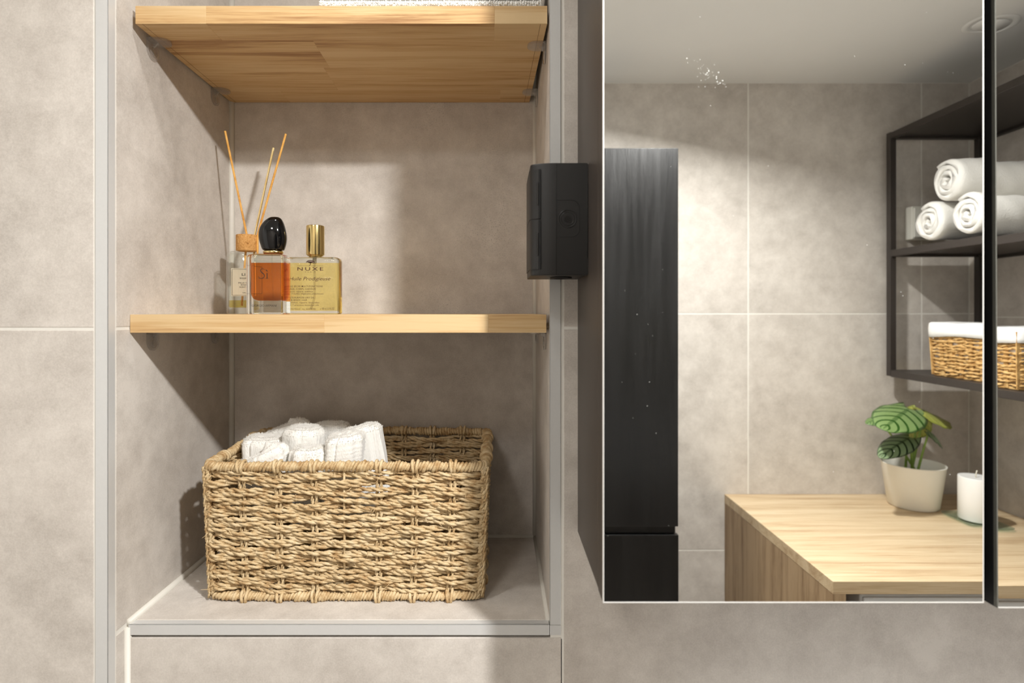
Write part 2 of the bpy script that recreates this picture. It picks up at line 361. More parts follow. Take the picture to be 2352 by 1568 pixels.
# aluminium edge profiles
def trim(name,label,boxes,gaps):
    mb=MB()
    for q in boxes: mb.rbox(*q,0.0008,2)
    return struct(name,mb,M['alu'],label)
trim('trim_1','tall aluminium edge profile on the corner of the left wall',
     [(NL-.0165,NL+.0004,PROUD-.0008,PROUD+.0010,0.0,Z(CEIL)),(NL-.0012,NL+.0004,PROUD-.0008,PROUD+.0140,0.0,Z(CEIL))],0)
trim('trim_2','upright aluminium edge profile on the right side of the niche',
     [(NR-.0004,NR+.0150,-.0008,0.0012,Z(FLR)-.0003,Z(CEIL)),(NR-.0004,NR+.0012,-.0008,0.0112,Z(FLR)-.0003,Z(CEIL))],0)
trim('trim_3','horizontal aluminium edge profile on the front edge of the niche ledge',
     [(NL+.0030,NR-.0010,-.0008,0.0012,Z(FLR)-.0148,Z(FLR)+.0004),(NL+.0030,NR-.0010,-.0008,0.0108,Z(FLR)-.0012,Z(FLR)+.0004),
      (NR-.0004,NR+.0150,-.0006,0.0012,Z(FLR)-.0148,Z(FLR)-.0008)],0)
# opposite wall (seen in the mirror) and right wall
wo=struct('wall_opposite',MB().box(LX-.1,RX+.1,OY-.1,OY-T,0,Z(CEIL)),M['grout'])
xs=[LX,0.046,0.856,1.450,RX]
for x0,x1 in zip(xs[:-1],xs[1:]):
    for z0,z1 in ((-0.006,CEIL),(-0.816,-0.006),(-EZ,-0.816)):
        tile(wo,x0+.002,x1-.002,OY-.009,OY,z0+.002,z1-.002)
wr=struct('wall_right',MB().box(RX+T,RX+.1,OY,0,0,Z(CEIL)),M['grout'])
for y0,y1 in ((OY,OY+.72),(OY+.72,0.0)):
    for z0,z1 in ((-0.006,CEIL),(-0.816,-0.006),(-EZ,-0.816)):
        tile(wr,RX,RX+.009,y0+.002,y1-.002,z0+.002,z1-.002)
struct('wall_room_end',MB().box(LX-.1,LX,OY,PROUD,0,Z(CEIL)),M['ceiling'])

# ------------------------------------------------------------------ downlights, added fill lamp and ceiling vent
for i,(x,y,W,dia,sp,aim) in enumerate(LAMPS):
    r=thing('downlight',['round recessed downlight in the ceiling in front of the mirror cabinet','round recessed downlight in the ceiling in front of the niche',
        'wide round fill lamp added out of view in the ceiling at the closed end of the room'][i],'downlight',(x,y,Z(CEIL)),'recessed ceiling downlights')
    k=max(1.0,dia*.62/.030)
    obj('ring',MB().lathe([(0.030*k,-.001),(0.030*k,-.004),(0.030*k+.012,-.006),(0.030*k+.016,-.001)],(x,y,Z(CEIL)),40,capb=False,capt=False),M['alu'],r,True)
    obj('lens',MB().lathe([(0.0295*k,-.0015),(0.0295*k,-.0005)],(x,y,Z(CEIL)),32),M['lens'],r)
    L=bpy.data.lights.new('downlight_beam','AREA'); L.shape='DISK'; L.size=dia; L.energy=W; L.color=LAMP_COL; L.spread=math.radians(sp)
    lo=bpy.data.objects.new('downlight_beam',L); COL.objects.link(lo); lo.parent=r; lo.location=(0,0,ZLAMP-CEIL-.004); lo.rotation_euler=Vector(aim).to_track_quat('-Z','Y').to_euler()
vc=mir(2278,56,1.535)
vr=thing('ceiling_vent','white round air valve in the ceiling reflected at the top right of the mirror','vent',(vc.x,vc.y,Z(CEIL)))
obj('rim',MB().lathe([(0.046,-.0005),(0.048,-.0030),(0.060,-.0026),(0.064,-.0005)],(vc.x,vc.y,Z(CEIL)),40,capb=False,capt=False),M['ceiling'],vr,True)
obj('disc',MB().lathe([(0.042,-.0005),(0.041,-.0030),(0.004,-.0045)],(vc.x,vc.y,Z(CEIL)),40),M['ceiling'],vr,True)

# ------------------------------------------------------------------ oak shelves made of glued staves
def shelf(label, ztop, th, xl0, xl1, xr0, xr1, y0, y1, rows):
    """xl0/xl1: left end at front/back, xr0/xr1: right end at front/back; rows: (y_from, y_to, [joint x...])"""
    root=thing('oak_shelf',label,'shelf',((xl0+xr0)/2,(y0+y1)/2,Z(ztop-th)),'oak shelves in the niche')
    lin=lambda a,b,y:a+(b-a)*(y-y0)/(y1-y0)
    sh=lambda y:((xl1-xl0)+(xr1-xr0))/2*(y-y0)/(y1-y0)
    for a,b,js in rows:
        ea=[lin(xl0,xl1,a)]+[j+sh(a)*0 for j in js]+[lin(xr0,xr1,a)]
        eb=[lin(xl0,xl1,b)]+[j+sh(b)-sh(a) for j in js]+[lin(xr0,xr1,b)]
        for i in range(len(js)+1):
            poly=[(ea[i],a),(ea[i+1],a),(eb[i+1],b),(eb[i],b)]
            bm=bmesh.new(); lo=[bm.verts.new((x,y,Z(ztop-th))) for x,y in poly]; hi=[bm.verts.new((x,y,Z(ztop))) for x,y in poly]
            bm.faces.new(lo[::-1]); bm.faces.new(hi)
            for k in range(4): bm.faces.new((lo[k],lo[(k+1)%4],hi[(k+1)%4],hi[k]))
            bmesh.ops.bevel(bm,geom=list(bm.edges),offset=0.00015 if a>y0 else 0.0003,segments=1,affect='EDGES')
            obj('stave',MB().bm(bm),M['oak'],root)
    for e0,e1,s in ((xl0,xl1,1),(xr0,xr1,-1)):          # pencil lines drawn along both ends of the underside
        p0=(lin(e0,e1,y0)+s*.0095,y0+.001); p1=(lin(e0,e1,y1)+s*.0095,y1-.001)
        mb=MB(); mb.loft([[(p0[0]-.00025,p0[1],Z(ztop-th)-.00008),(p0[0]+.00025,p0[1],Z(ztop-th)-.00008),(p0[0]+.00025,p0[1],Z(ztop-th)+.0001),(p0[0]-.00025,p0[1],Z(ztop-th)+.0001)],
                       [(p1[0]-.00025,p1[1],Z(ztop-th)-.00008),(p1[0]+.00025,p1[1],Z(ztop-th)-.00008),(p1[0]+.00025,p1[1],Z(ztop-th)+.0001),(p1[0]-.00025,p1[1],Z(ztop-th)+.0001)]])
        obj('pencil_line',mb,M['pencil'],root)
    return root
SF=0.007; S1T=0.4297; TH=0.0252; S2T=-0.0037; TH2=0.0257
shelf('upper oak shelf carrying a white towel',S1T,TH,-.5102,-.5165,0.0685,0.0595,SF,NB-.001,
      [(SF,.056,[-.411,-.0055]),(.056,.150,[-.277]),(.150,.244,[-.290]),(.244,NB-.001,[-.40,0.004])])
shelf('middle oak shelf carrying the perfume bottles and reed diffuser',S2T,TH2,-.5176,-.5176,0.0673,0.0640,SF,NB-.001,
      [(SF,.054,[-.245,-.014]),(.054,.145,[-.33,-.02]),(.145,.230,[-.12]),(.230,NB-.001,[-.42,-.05])])

# clear plastic shelf supports
def support(label,side,y,zu):
    x=NL if side<0 else NR; s=1 if side<0 else -1
    r=thing('shelf_support',label,'shelf support',(x,y,Z(zu)-.015),'clear plastic shelf supports')
    def tongue(n=10,L=.028,w=.0135):
        q=[(-w,0),(-w,L-w)]+[(-w*math.cos(PI*k/n),L-w+w*math.sin(PI*k/n)) for k in range(1,n)]+[(w,L-w),(w,0)]
        return q
    q=tongue()
    obj('wall_plate',MB().prism([(y+a,Z(zu)-.0004-b) for a,b in q],x+s*.0003,x+s*.0034,'x'),M['clearplastic'],r)
    obj('shelf_plate',MB().prism([(x+s*(.0003+b),y+a) for a,b in q],Z(zu)-.0036,Z(zu)-.0004,'z'),M['clearplastic'],r)
    obj('gusset',MB().prism([(x+s*.003,Z(zu)-.003),(x+s*.0100,Z(zu)-.003),(x+s*.003,Z(zu)-.011)],y-.0015,y+.0015,'y'),M['clearplastic'],r)
    c=Vector((x+s*.0034,y,Z(zu)-.0165)); mb=MB()
    for rr in (.0048,.0078):
        mb.tube([(c.x,c.y+rr*math.cos(a),c.z+rr*math.sin(a)) for a in np.linspace(0,2*PI,20,endpoint=False)],.0005,6,True,ref=(1,0,0))
    obj('screw_boss',mb,M['clearplastic'],r,True)
    # screw head
    obj('screw',MB().prism([(c.y+.0032*math.cos(k*PI/6),c.z+.0032*math.sin(k*PI/6)) for k in range(12)],c.x,c.x+s*.001,'x'),M['clearplastic'],r)
for nm,zu in (('upper',S1T-TH),('middle',S2T-TH2)):
    for sd,yy,w_ in ((-1,.058,'front left'),(-1,.244,'rear left'),(1,.070,'front right'),(1,.250,'rear right')):
        support(f'clear plastic support under the {w_} corner of the {nm} oak shelf',sd,yy,zu)

# ------------------------------------------------------------------ folded towel on the upper shelf
tw=thing('folded_towel','white looped terry towel lying folded on the upper oak shelf','towel',((-.262+.065)/2,.16,Z(S1T)))
tx0,tx1,ty0,ty1=-.258,.064,.020,.285
for k in range(4):
    z0=S1T+.0004+k*.0165
    mb=MB(); bm=bmesh.new(); bmesh.ops.create_grid(bm,x_segments=2,y_segments=2,size=1); bm.free()
    mb.rbox(tx0+.003*(k%2),tx1-.002*(k%2),ty0+.002*(k%3),ty1,Z(z0),Z(z0+.0162),.0072,4)
    obj('fold',mb,M['terry'],tw,True)
mb=MB(); ico=bmesh.new(); bmesh.ops.create_icosphere(ico,subdivisions=1,radius=1)
iv=np.array([tuple(q.co) for q in ico.verts]); ifc=[tuple(q.index for q in fc.verts) for fc in ico.faces]; ico.free()
for k in range(4):
    for r_ in range(5):
        for i in range(92):
            x=tx0+.004+i*(tx1-tx0-.008)/91+random.uniform(-.0006,.0006)
            z=S1T+.0026+k*.0165+r_*.0028; bulge=.0035*(1-((r_-2)/2.0)**2)
            mb.add(iv*np.array([.0014,.0024,.0015])*random.uniform(.8,1.25)+np.array([x,ty0+.0022-bulge+random.uniform(-.0008,.0008),Z(z)+random.uniform(-.0005,.0005)]),ifc)
tag(obj('terry_loops',mb,M['terry'],tw,True,fix=False),kind='stuff')

# ------------------------------------------------------------------ lettering
def text(name,body,parent,mat,x0,x1,base,cap,y,shear=0.0,spacing=1.0,thin=0.0,align=None):
    """flat lettering facing the room: x range and baseline in metres (world), cap height in metres"""
    cu=bpy.data.curves.new(name,'FONT'); cu.body=body; cu.size=1.0; cu.shear=shear; cu.space_character=spacing; cu.extrude=0.0; cu.offset=thin; cu.resolution_u=3
    ob=bpy.data.objects.new(name,cu); COL.objects.link(ob)
    dg=bpy.context.evaluated_depsgraph_get(); dg.update(); me=bpy.data.meshes.new_from_object(ob.evaluated_get(dg))
    bpy.data.objects.remove(ob); bpy.data.curves.remove(cu)
    v=np.array([tuple(q.co) for q in me.vertices]); f=[tuple(p.vertices) for p in me.polygons]; bpy.data.meshes.remove(me)
    lo,hi=v[:,0].min(),v[:,0].max(); sx=(x1-x0)/(hi-lo); sz=cap/0.72
    w_=np.stack([x0+(v[:,0]-lo)*sx, np.full(len(v),y), base+v[:,1]*sz],1)
    o=obj(name,MB().add(w_,f),mat,parent,fix=False); return o
def ribbon(mb,pts,y,width):
    """flat stroke in the xz plane; width per point"""
    p=np.array(pts,float); t=np.gradient(p,axis=0); t/=np.linalg.norm(t,axis=1)[:,None]+1e-12; nrm=np.stack([-t[:,1],t[:,0]],1)
    wd=np.broadcast_to(np.asarray(width,float),(len(p),))[:,None]/2
    a=p+nrm*wd; b=p-nrm*wd; n=len(p)
    v=[(q[0],y,q[1]) for q in a]+[(q[0],y,q[1]) for q in b]
    mb.add(v,[(i,i+1,n+i+1,n+i) for i in range(n-1)])
def spl(pts,n=8):
    p=[Vector(q) for q in pts]; p=[p[0]*2-p[1]]+p+[p[-1]*2-p[-2]]; out=[]
    for i in range(1,len(p)-2):
        for k in range(n):
            u=k/n; a,b,c,d=p[i-1],p[i],p[i+1],p[i+2]
            out.append(tuple(0.5*((2*b)+(c-a)*u+(2*a-5*b+4*c-d)*u*u+(3*b-a-3*c+d)*u**3)))
    out.append(tuple(p[-2])); return out

# ------------------------------------------------------------------ perfume bottle with the black pebble cap
SH=Z(S2T)
D=.855; pm=D/F
pf=lambda x,y:((x-VX)*D/F, EZ-(y-VY)*D/F)
bx0,_=pf(563.5,0); bx1,_=pf(650,0); yb=CY+D; ydep=.034
bt=thing('perfume_bottle','square clear glass perfume bottle of amber liquid with glossy black pebble cap','bottle',((bx0+bx1)/2,yb+ydep/2,SH))
ztop=pf(0,581)[1]
def rr_rings(x0,x1,y0,y1,levels,n=5):
    """stacked rounded rectangles; levels: (z, inset, corner radius)"""
    rings=[]
    for z,ins,r in levels:
        a0,a1,b0,b1=x0+ins,x1-ins,y0+ins,y1-ins; r=min(r,(a1-a0)/2-1e-5,(b1-b0)/2-1e-5); q=[]
        for cx,cy,s in ((a1-r,b1-r,0),(a0+r,b1-r,1),(a0+r,b0+r,2),(a1-r,b0+r,3)):
            for k in range(n+1):
                an=(s+k/n)*PI/2; q.append((cx+r*math.cos(an),cy+r*math.sin(an),z))
        rings.append(q)
    return rings
h=ztop-SH
obj('glass_body',MB().loft(rr_rings(bx0,bx1,yb,yb+ydep,[(SH+.0003,.0015,.004),(SH+.0015,.0002,.0045),(SH+.004,0,.0045),(ztop-.0075,0,.0045),(ztop-.0035,.0008,.005),(ztop-.0012,.0035,.006),(ztop,.0075,.007)])),M['thickglass'],bt,True)
ix0,ix1=pf(573.5,0)[0],pf(645.5,0)[0]; iy0,iy1=yb+.0045,yb+ydep-.0045
zb,zl,zc=pf(0,690)[1],pf(0,603)[1],pf(0,587.5)[1]
lev=[(zb,.0085,.006),(zb+.0012,.0048,.006),(zb+.0035,.0020,.006),(zb+.0075,.0004,.005),(zb+.012,0,.004)]
obj('amber_liquid',MB().loft(rr_rings(ix0,ix1,iy0,iy1,lev+[(zl-.0004,0,.004),(zl,.0006,.004)])),M['amber'],bt,True)
obj('hollow',MB().loft(rr_rings(ix0-.0003,ix1+.0003,iy0-.0003,iy1+.0003,[(zl+.0003,0,.004),(zc-.003,0,.005),(zc-.0008,.0015,.006),(zc,.0050,.006)])),M['glass'],bt,True)
cxm=(pf(594,0)[0]+pf(640.6,0)[0])/2; cym=yb+ydep/2
obj('collar',MB().lathe([(.0095,ztop-.0002),(.0140,ztop+.0006),(.0150,ztop+.0016),(.0150,ztop+.0040),(.0135,ztop+.0052)],(cxm,cym,0),40,1,.85),M['gold'],bt,True)
obj('spray_tube',MB().tube([(cxm,cym,ztop),(cxm,cym,zl-.01),(cxm+.002,cym,zb+.004)],.0014,8),M['glass'],bt,True)
capo=[(88,800,880),(96,768,908),(115,735,935),(150,690,957),(200,650,976),(250,622,990),(300,609,1001),(350,604,1010),(400,607,1015),(450,615,1012),(500,630,1003),(550,646,989),(580,660,976),(596,674,962)]
rings=[]
for yy,xa,xb in capo[::-1]:
    xa,xb=490+xa*.15625,490+xb*.15625; yy=480+yy*.15625
    x0,z0=pf(xa,yy); x1,_=pf(xb,yy); cx=(x0+x1)/2; rx=(x1-x0)/2; ry=min(rx*.80,.0165)
    rings.append([(cx+rx*math.copysign(abs(math.cos(a))**.9,math.cos(a)),cym+ry*math.copysign(abs(math.sin(a))**.95,math.sin(a)),z0) for a in np.linspace(0,2*PI,40,endpoint=False)])
oc=obj('cap',MB().loft(rings),M['capblack'],bt,True); tag(oc,label='glossy black asymmetric pebble cap')
md=oc.modifiers.new('sub','SUBSURF'); md.levels=1; md.render_levels=2
# lettering on the glass
yt=yb-.0003; mb=MB()
s_=spl([pf(607.6,619.6),pf(606.5,617.9),pf(603.5,617.1),pf(600.2,617.9),pf(598.4,620.6),pf(599.5,623.8),pf(602.8,626.6),pf(606.2,629.8),pf(607.3,633.4),pf(605.8,636.8),pf(602.2,638.9),pf(598.0,638.9),pf(595.0,637.0),pf(593.6,634.6)],6)
ribbon(mb,s_,yt,np.interp(np.linspace(0,1,len(s_)),[0,.2,.5,.8,1],[.0004,.0007,.0012,.0007,.0004]))
ribbon(mb,[pf(613.6,627),pf(613.6,632),pf(613.6,639)],yt,.0011); ribbon(mb,[pf(612.4,627.3),pf(613.8,627)],yt,.0006)
ribbon(mb,[pf(611.6,639),pf(615.8,639)],yt,.0005); ribbon(mb,[pf(611.0,619.6),pf(615.3,624)],yt,[.0014,.0004]); ribbon(mb,[pf(593,639.2),pf(618,639.2)],yt,.0003)
obj('lettering',mb,M['inkblack'],bt,fix=False)
text('lettering','GIORGIO ARMANI',bt,M['inkblack'],pf(578.3,0)[0],pf(635.2,0)[0],pf(0,704.0)[1],5.2*pm,yt,thin=-.004)
# printed frame of the label on the rear face, seen through the liquid
mb=MB(); yr=yb+ydep+.0003; pq=lambda x,y:((x-VX)*(yr-CY)/F, EZ-(y-VY)*(yr-CY)/F)
for a,b in (((583,613),(609,616)),((609,616),(609,675)),((609,675),(585,675)),((585,675),(583,613))):
    ribbon(mb,[pq(*a),pq(*b)],yr,.0004)
obj('rear_label_frame',mb,M['inkblack'],bt,fix=False)

# ------------------------------------------------------------------ dry oil bottle
D2=.895; p2=D2/F
pn=lambda x,y:((x-VX)*D2/F, EZ-(y-VY)*D2/F)
nx0,nx1=pn(650.5,0)[0],pn(777.5,0)[0]; ny=CY+D2; nd=.026; nzt=pn(0,589)[1]
nb=thing('oil_bottle','flat rectangular glass bottle of golden oil with pale gold cylindrical cap','bottle',((nx0+nx1)/2,ny+nd/2,SH))
obj('glass_body',MB().loft(rr_rings(nx0,nx1,ny,ny+nd,[(SH+.0003,.002,.004),(SH+.002,.0002,.006),(SH+.004,0,.006),(nzt-.007,0,.006),(nzt-.003,.001,.006),(nzt-.001,.004,.006),(nzt,.008,.006)])),M['thickglass'],nb,True)
lx0,lx1=pn(655,0)[0],pn(772.5,0)[0]; lz0,lz1=pn(0,713)[1],pn(0,603.5)[1]
obj('golden_oil',MB().loft(rr_rings(lx0,lx1,ny+.0035,ny+nd-.0035,[(lz0,.002,.004),(lz0+.0015,0,.005),(lz1-.0005,0,.005),(lz1,.0006,.005)])),M['oil'],nb,True)
obj('hollow',MB().loft(rr_rings(lx0,lx1,ny+.0033,ny+nd-.0033,[(lz1+.0002,0,.005),(pn(0,598)[1],.0,.005),(pn(0,595)[1],.018,.005),(pn(0,592)[1],.034,.005)])),M['glass'],nb,True)
ncx=(pn(698,0)[0]+pn(738.6,0)[0])/2; ncy=ny+nd/2; nr=(pn(738.6,0)[0]-pn(698,0)[0])/2*1.01
obj('neck',MB().lathe([(nr*.70,nzt-.002),(nr*.70,nzt+.0015),(nr*.86,nzt+.0018),(nr*.86,nzt+.0032)],(ncx,ncy,0),32),M['gold'],nb,True)
z0=pn(0,584.5)[1]; z1=pn(0,515.5)[1]
oc=obj('cap',MB().lathe([(nr*.93,z0),(nr*.985,z0+.0004),(nr,z0+.0015),(nr,z1-.002),(nr*.985,z1-.0008),(nr*.93,z1-.0002),(nr*.90,z1)],(ncx,ncy,0),48),M['gold'],nb); smooth_angle(oc,40); tag(oc,label='pale gold metal cap')
obj('dip_tube',MB().tube([(ncx,ncy,nzt),(ncx,ncy,lz0+.02),(ncx-.006,ncy,lz0+.002)],.0016,8),M['clearplastic'],nb,True)
obj('pump_stem',MB().lathe([(.0030,-.011),(.0034,0.0)],(ncx,ncy,nzt),16),M['whiteplastic'],nb,True)
yt=ny-.0003
def ntext(body,xa,xb,base,cap,**k): return text('lettering',body,nb,M['ink'],pn(xa,0)[0],pn(xb,0)[0],pn(0,base)[1],cap*p2,yt,**k)
ntext('NUXE',683.2,742.6,621.2,8.0,spacing=1.35,thin=.006)
ntext('PARIS',701,724.5,625.4,1.9,spacing=1.5)
ntext('Huile Prodigieuse',664.0,759.0,643.6,8.4,shear=.28)
ntext('HUILE SÈCHE MULTI-FONCTIONS',658.5,741.5,659.2,3.9,thin=.004)
ntext('VISAGE, CORPS, CHEVEUX',658.5,725.8,665.3,3.9,thin=.004)
ntext('nourrit, répare, sublime',658.5,719.0,671.0,3.8,shear=.22)
ntext('aux 7 huiles végétales précieuses',658.5,743.0,676.0,3.8)
ntext('MULTI-PURPOSE DRY OIL',658.5,722.6,685.1,3.7,thin=.004)
ntext('FACE, BODY, HAIR',658.5,705.8,690.8,3.8,thin=.004)
ntext('nourishes, repairs, beautifies',658.5,733.6,696.5,3.8,shear=.22)
ntext('with 7 precious botanical oils',658.5,732.6,702.0,3.7)
ntext('TOUTES PEAUX - ALL SKIN TYPES',658.5,725.2,711.2,3.2,thin=.003)
ntext('e 100 ml 3.3 FL.OZ',735.2,768.0,711.0,4.8)
mb=MB()   # little tree emblem over a fine rule
ribbon(mb,[pn(683.5,610.2),pn(711,610.2)],yt,.0003); ribbon(mb,[pn(715,610.2),pn(742,610.2)],yt,.0003)
ribbon(mb,spl([pn(710.5,610.2),pn(712.8,608.0),pn(713.2,604.5)],5),yt,.0009)
for k in range(9):
    a=PI*(0.04+0.92*k/8); ribbon(mb,spl([pn(713.2,604.2),pn(713.2+5*math.cos(a),602.8-2.6*math.sin(a)),pn(713.2+9.0*math.cos(a),601.8-4.6*math.sin(a))],4),yt,.0008)
ribbon(mb,[pn(713.2+9.3*math.cos(a),602.6-5.0*math.sin(a)) for a in np.linspace(-.15,PI+.15,18)],yt,.0008)
obj('tree_emblem',mb,M['ink'],nb,fix=False)

# ------------------------------------------------------------------ reed diffuser
DD=1.0; dcx=(568-VX)*DD/F; dcy=CY+DD; R=.0333; LK=.000681
df=thing('reed_diffuser','clear round glass reed diffuser with cork, cream label and three reeds','diffuser',(dcx,dcy,SH))
zt=EZ-(577-VY)*DD/F
obj('glass_body',MB().lathe([(R-.003,SH+.0003),(R-.0005,SH+.0015),(R,SH+.004),(R,zt-.010),(R-.0008,zt-.006),(R-.004,zt-.0025),(R-.010,zt-.0008),(.016,zt)],(dcx,dcy,0),48,capt=False),M['glass'],df,True)
obj('inner_glass',MB().lathe([(.002,SH+.0105),(R-.006,SH+.0108),(R-.0028,SH+.0130),(R-.0028,zt-.011),(R-.006,zt-.005),(.014,zt-.002)],(dcx,dcy,0),48,capt=False),M['glass'],df,True)
obj('perfume_oil',MB().lathe([(R-.006,SH+.0115),(R-.0034,SH+.0138),(R-.0034,EZ-(690-VY)*DD/F)],(dcx,dcy,0),48),M['reedoil'],df,True)
rk=.0186; ck=MB().lathe([(rk-.0008,zt+.0002),(rk,zt+.001),(rk,zt+.0278),(rk-.001,zt+.0285)],(dcx,dcy,0),40)
smooth_angle(obj('cork',ck,M['cork'],df),50)
zk=zt+.0285
for k,(tx,ty,bx,by,yy,m) in enumerate(((517,301,567,540,.000,'reed'),(619,333,588,540,.012,'reedpale'),(661,311,590,540,-.006,'reed'))):
    top=Vector(((tx-VX)*(DD+yy)/F,CY+DD+yy*2.5,EZ-(ty-VY)*(DD+yy)/F)); bot=Vector(((bx-VX)*(DD+yy)/F,CY+DD+yy*.6,EZ-(by-VY)*(DD+yy)/F))
    dr=(bot-top); end=bot+Vector((-.008+.004*k,0.002*(k-1),SH+.0145-bot.z)); 
    rd=obj('reed',MB().tube([top,bot,end],.0019,8),M[m],df,False); smooth_angle(rd,60)
# label wrapped on the front of the glass
def curved(x0,x1,z0,z1,r,n=14):
    q=[]; 
    for i in range(n+1):
        x=x0+(x1-x0)*i/n; q.append((dcx+x,dcy-math.sqrt(r*r-x*x)))
    return MB().add([(a,b,z0) for a,b in q]+[(a,b,z1) for a,b in q],[(i,i+1,n+2+i,n+1+i) for i in range(n)])
dl=lambda y:EZ-(y-VY)*.965/F
pl_=obj('paper_label',curved(-.0252,.0252,dl(679.5),dl(615.5),R+.0002),M['paper'],df)
mb=MB()
for z in (dl(677.6),dl(617.6)):
    c=curved(-.0238,.0238,z-.0002,z+.0002,R+.0004); mb.add(np.concatenate(c.v),c.f)
for x in (-.0238,.0238):
    c=curved(x-.0002,x+.0002,dl(677.6),dl(617.6),R+.0004,2); mb.add(np.concatenate(c.v),c.f)
lb_=obj('label_border',mb,M['inkblack'],df)
def turn(o,a=math.atan2(-dcx,DD)):      # the label faces the middle of the room
    for q in o.data.vertices:
        x,y=q.co.x,q.co.y; q.co.x=x*math.cos(a)-y*math.sin(a); q.co.y=x*math.sin(a)+y*math.cos(a)
    return o
def dtext(body,x0,x1,base,cap):
    o=text('lettering',body,df,M['inkblack'],dcx+(x0-568)*LK,dcx+(x1-568)*LK,dl(base),cap*.965/F,0)
    dx=dcx; dy=dcy
    for q in o.data.vertices:     # wrap the print around the glass
        x=q.co.x; q.co.y=-math.sqrt(max(1e-8,(R+.0005)**2-x*x))
    return turn(o)
turn(pl_); turn(lb_)
dtext('LI',555.3,563.0,632.8,6.0); dtext('ROOM',551.2,566.8,640.2,3.3); dtext('FILLS T',547.8,567.2,650.6,2.8); dtext('INVI',553.2,565.5,655.3,2.8); dtext('SCENT',550.0,564.5,660.2,2.8); dtext('Um',557.4,564.4,673.0,2.8)

# ------------------------------------------------------------------ twisted-rope basket in the niche
def rrect(hx,hy,r,ds=.002):
    """points, outward normals and arc position along a rounded rectangle (counter-clockwise, starting at the front left corner)"""
    seg=[((-hx+r,-hy),(hx-r,-hy)),((hx,-hy+r),(hx,hy-r)),((hx-r,hy),(-hx+r,hy)),((-hx,hy-r),(-hx,-hy+r))]
    cen=[(hx-r,-hy+r),(hx-r,hy-r),(-hx+r,hy-r),(-hx+r,-hy+r)]; P=[];N=[]
    nm=[(0,-1),(1,0),(0,1),(-1,0)]
    for k in range(4):
        (a,b),(c,d)=seg[k]; L=math.hypot(c-a,d-b); n=max(2,int(L/ds))
        for i in range(n): P.append((a+(c-a)*i/n,b+(d-b)*i/n)); N.append(nm[k])
        m=max(3,int(r*PI/2/ds))
        a0=-PI/2+k*PI/2
        for i in range(m):
            an=a0+PI/2*i/m; P.append((cen[k][0]+r*math.cos(an),cen[k][1]+r*math.sin(an))); N.append((math.cos(an),math.sin(an)))
    return np.array(P),np.array(N)
def smooth_noise(n,k,amp):
    c=rng.normal(0,1,k); x=np.linspace(0,k,n,endpoint=False); i=x.astype(int); u=x-i; u=u*u*(3-2*u)
    return amp*(c[i%k]*(1-u)+c[(i+1)%k]*u)
def rope(mb,P,pr,sr,pitch,sides=5,phase=0.0,closed=True,up=(0,0,1),plies=2):
    """rope of twisted plies along the polyline P"""
    t=np.roll(P,-1,0)-np.roll(P,1,0) if closed else np.gradient(P,axis=0)
    t/=np.linalg.norm(t,axis=1)[:,None]+1e-12; u=np.broadcast_to(np.array(up,float),P.shape); b=np.cross(t,u); b/=np.linalg.norm(b,axis=1)[:,None]+1e-12; u=np.cross(b,t)
    s=np.concatenate([[0],np.cumsum(np.linalg.norm(np.diff(P,axis=0),axis=1))])
    L=s[-1]+ (np.linalg.norm(P[0]-P[-1]) if closed else 0); turns=max(1,round(L/pitch)) if closed else L/pitch
    for q in range(plies):
        a=-s/L*turns*2*PI+phase+q*2*PI/plies
        off=b*np.cos(a)[:,None]+u*np.sin(a)[:,None]
        mb.tube(P+off*pr,sr*(1+.10*np.sin(a*0.5+q)),sides,closed,ref=off)
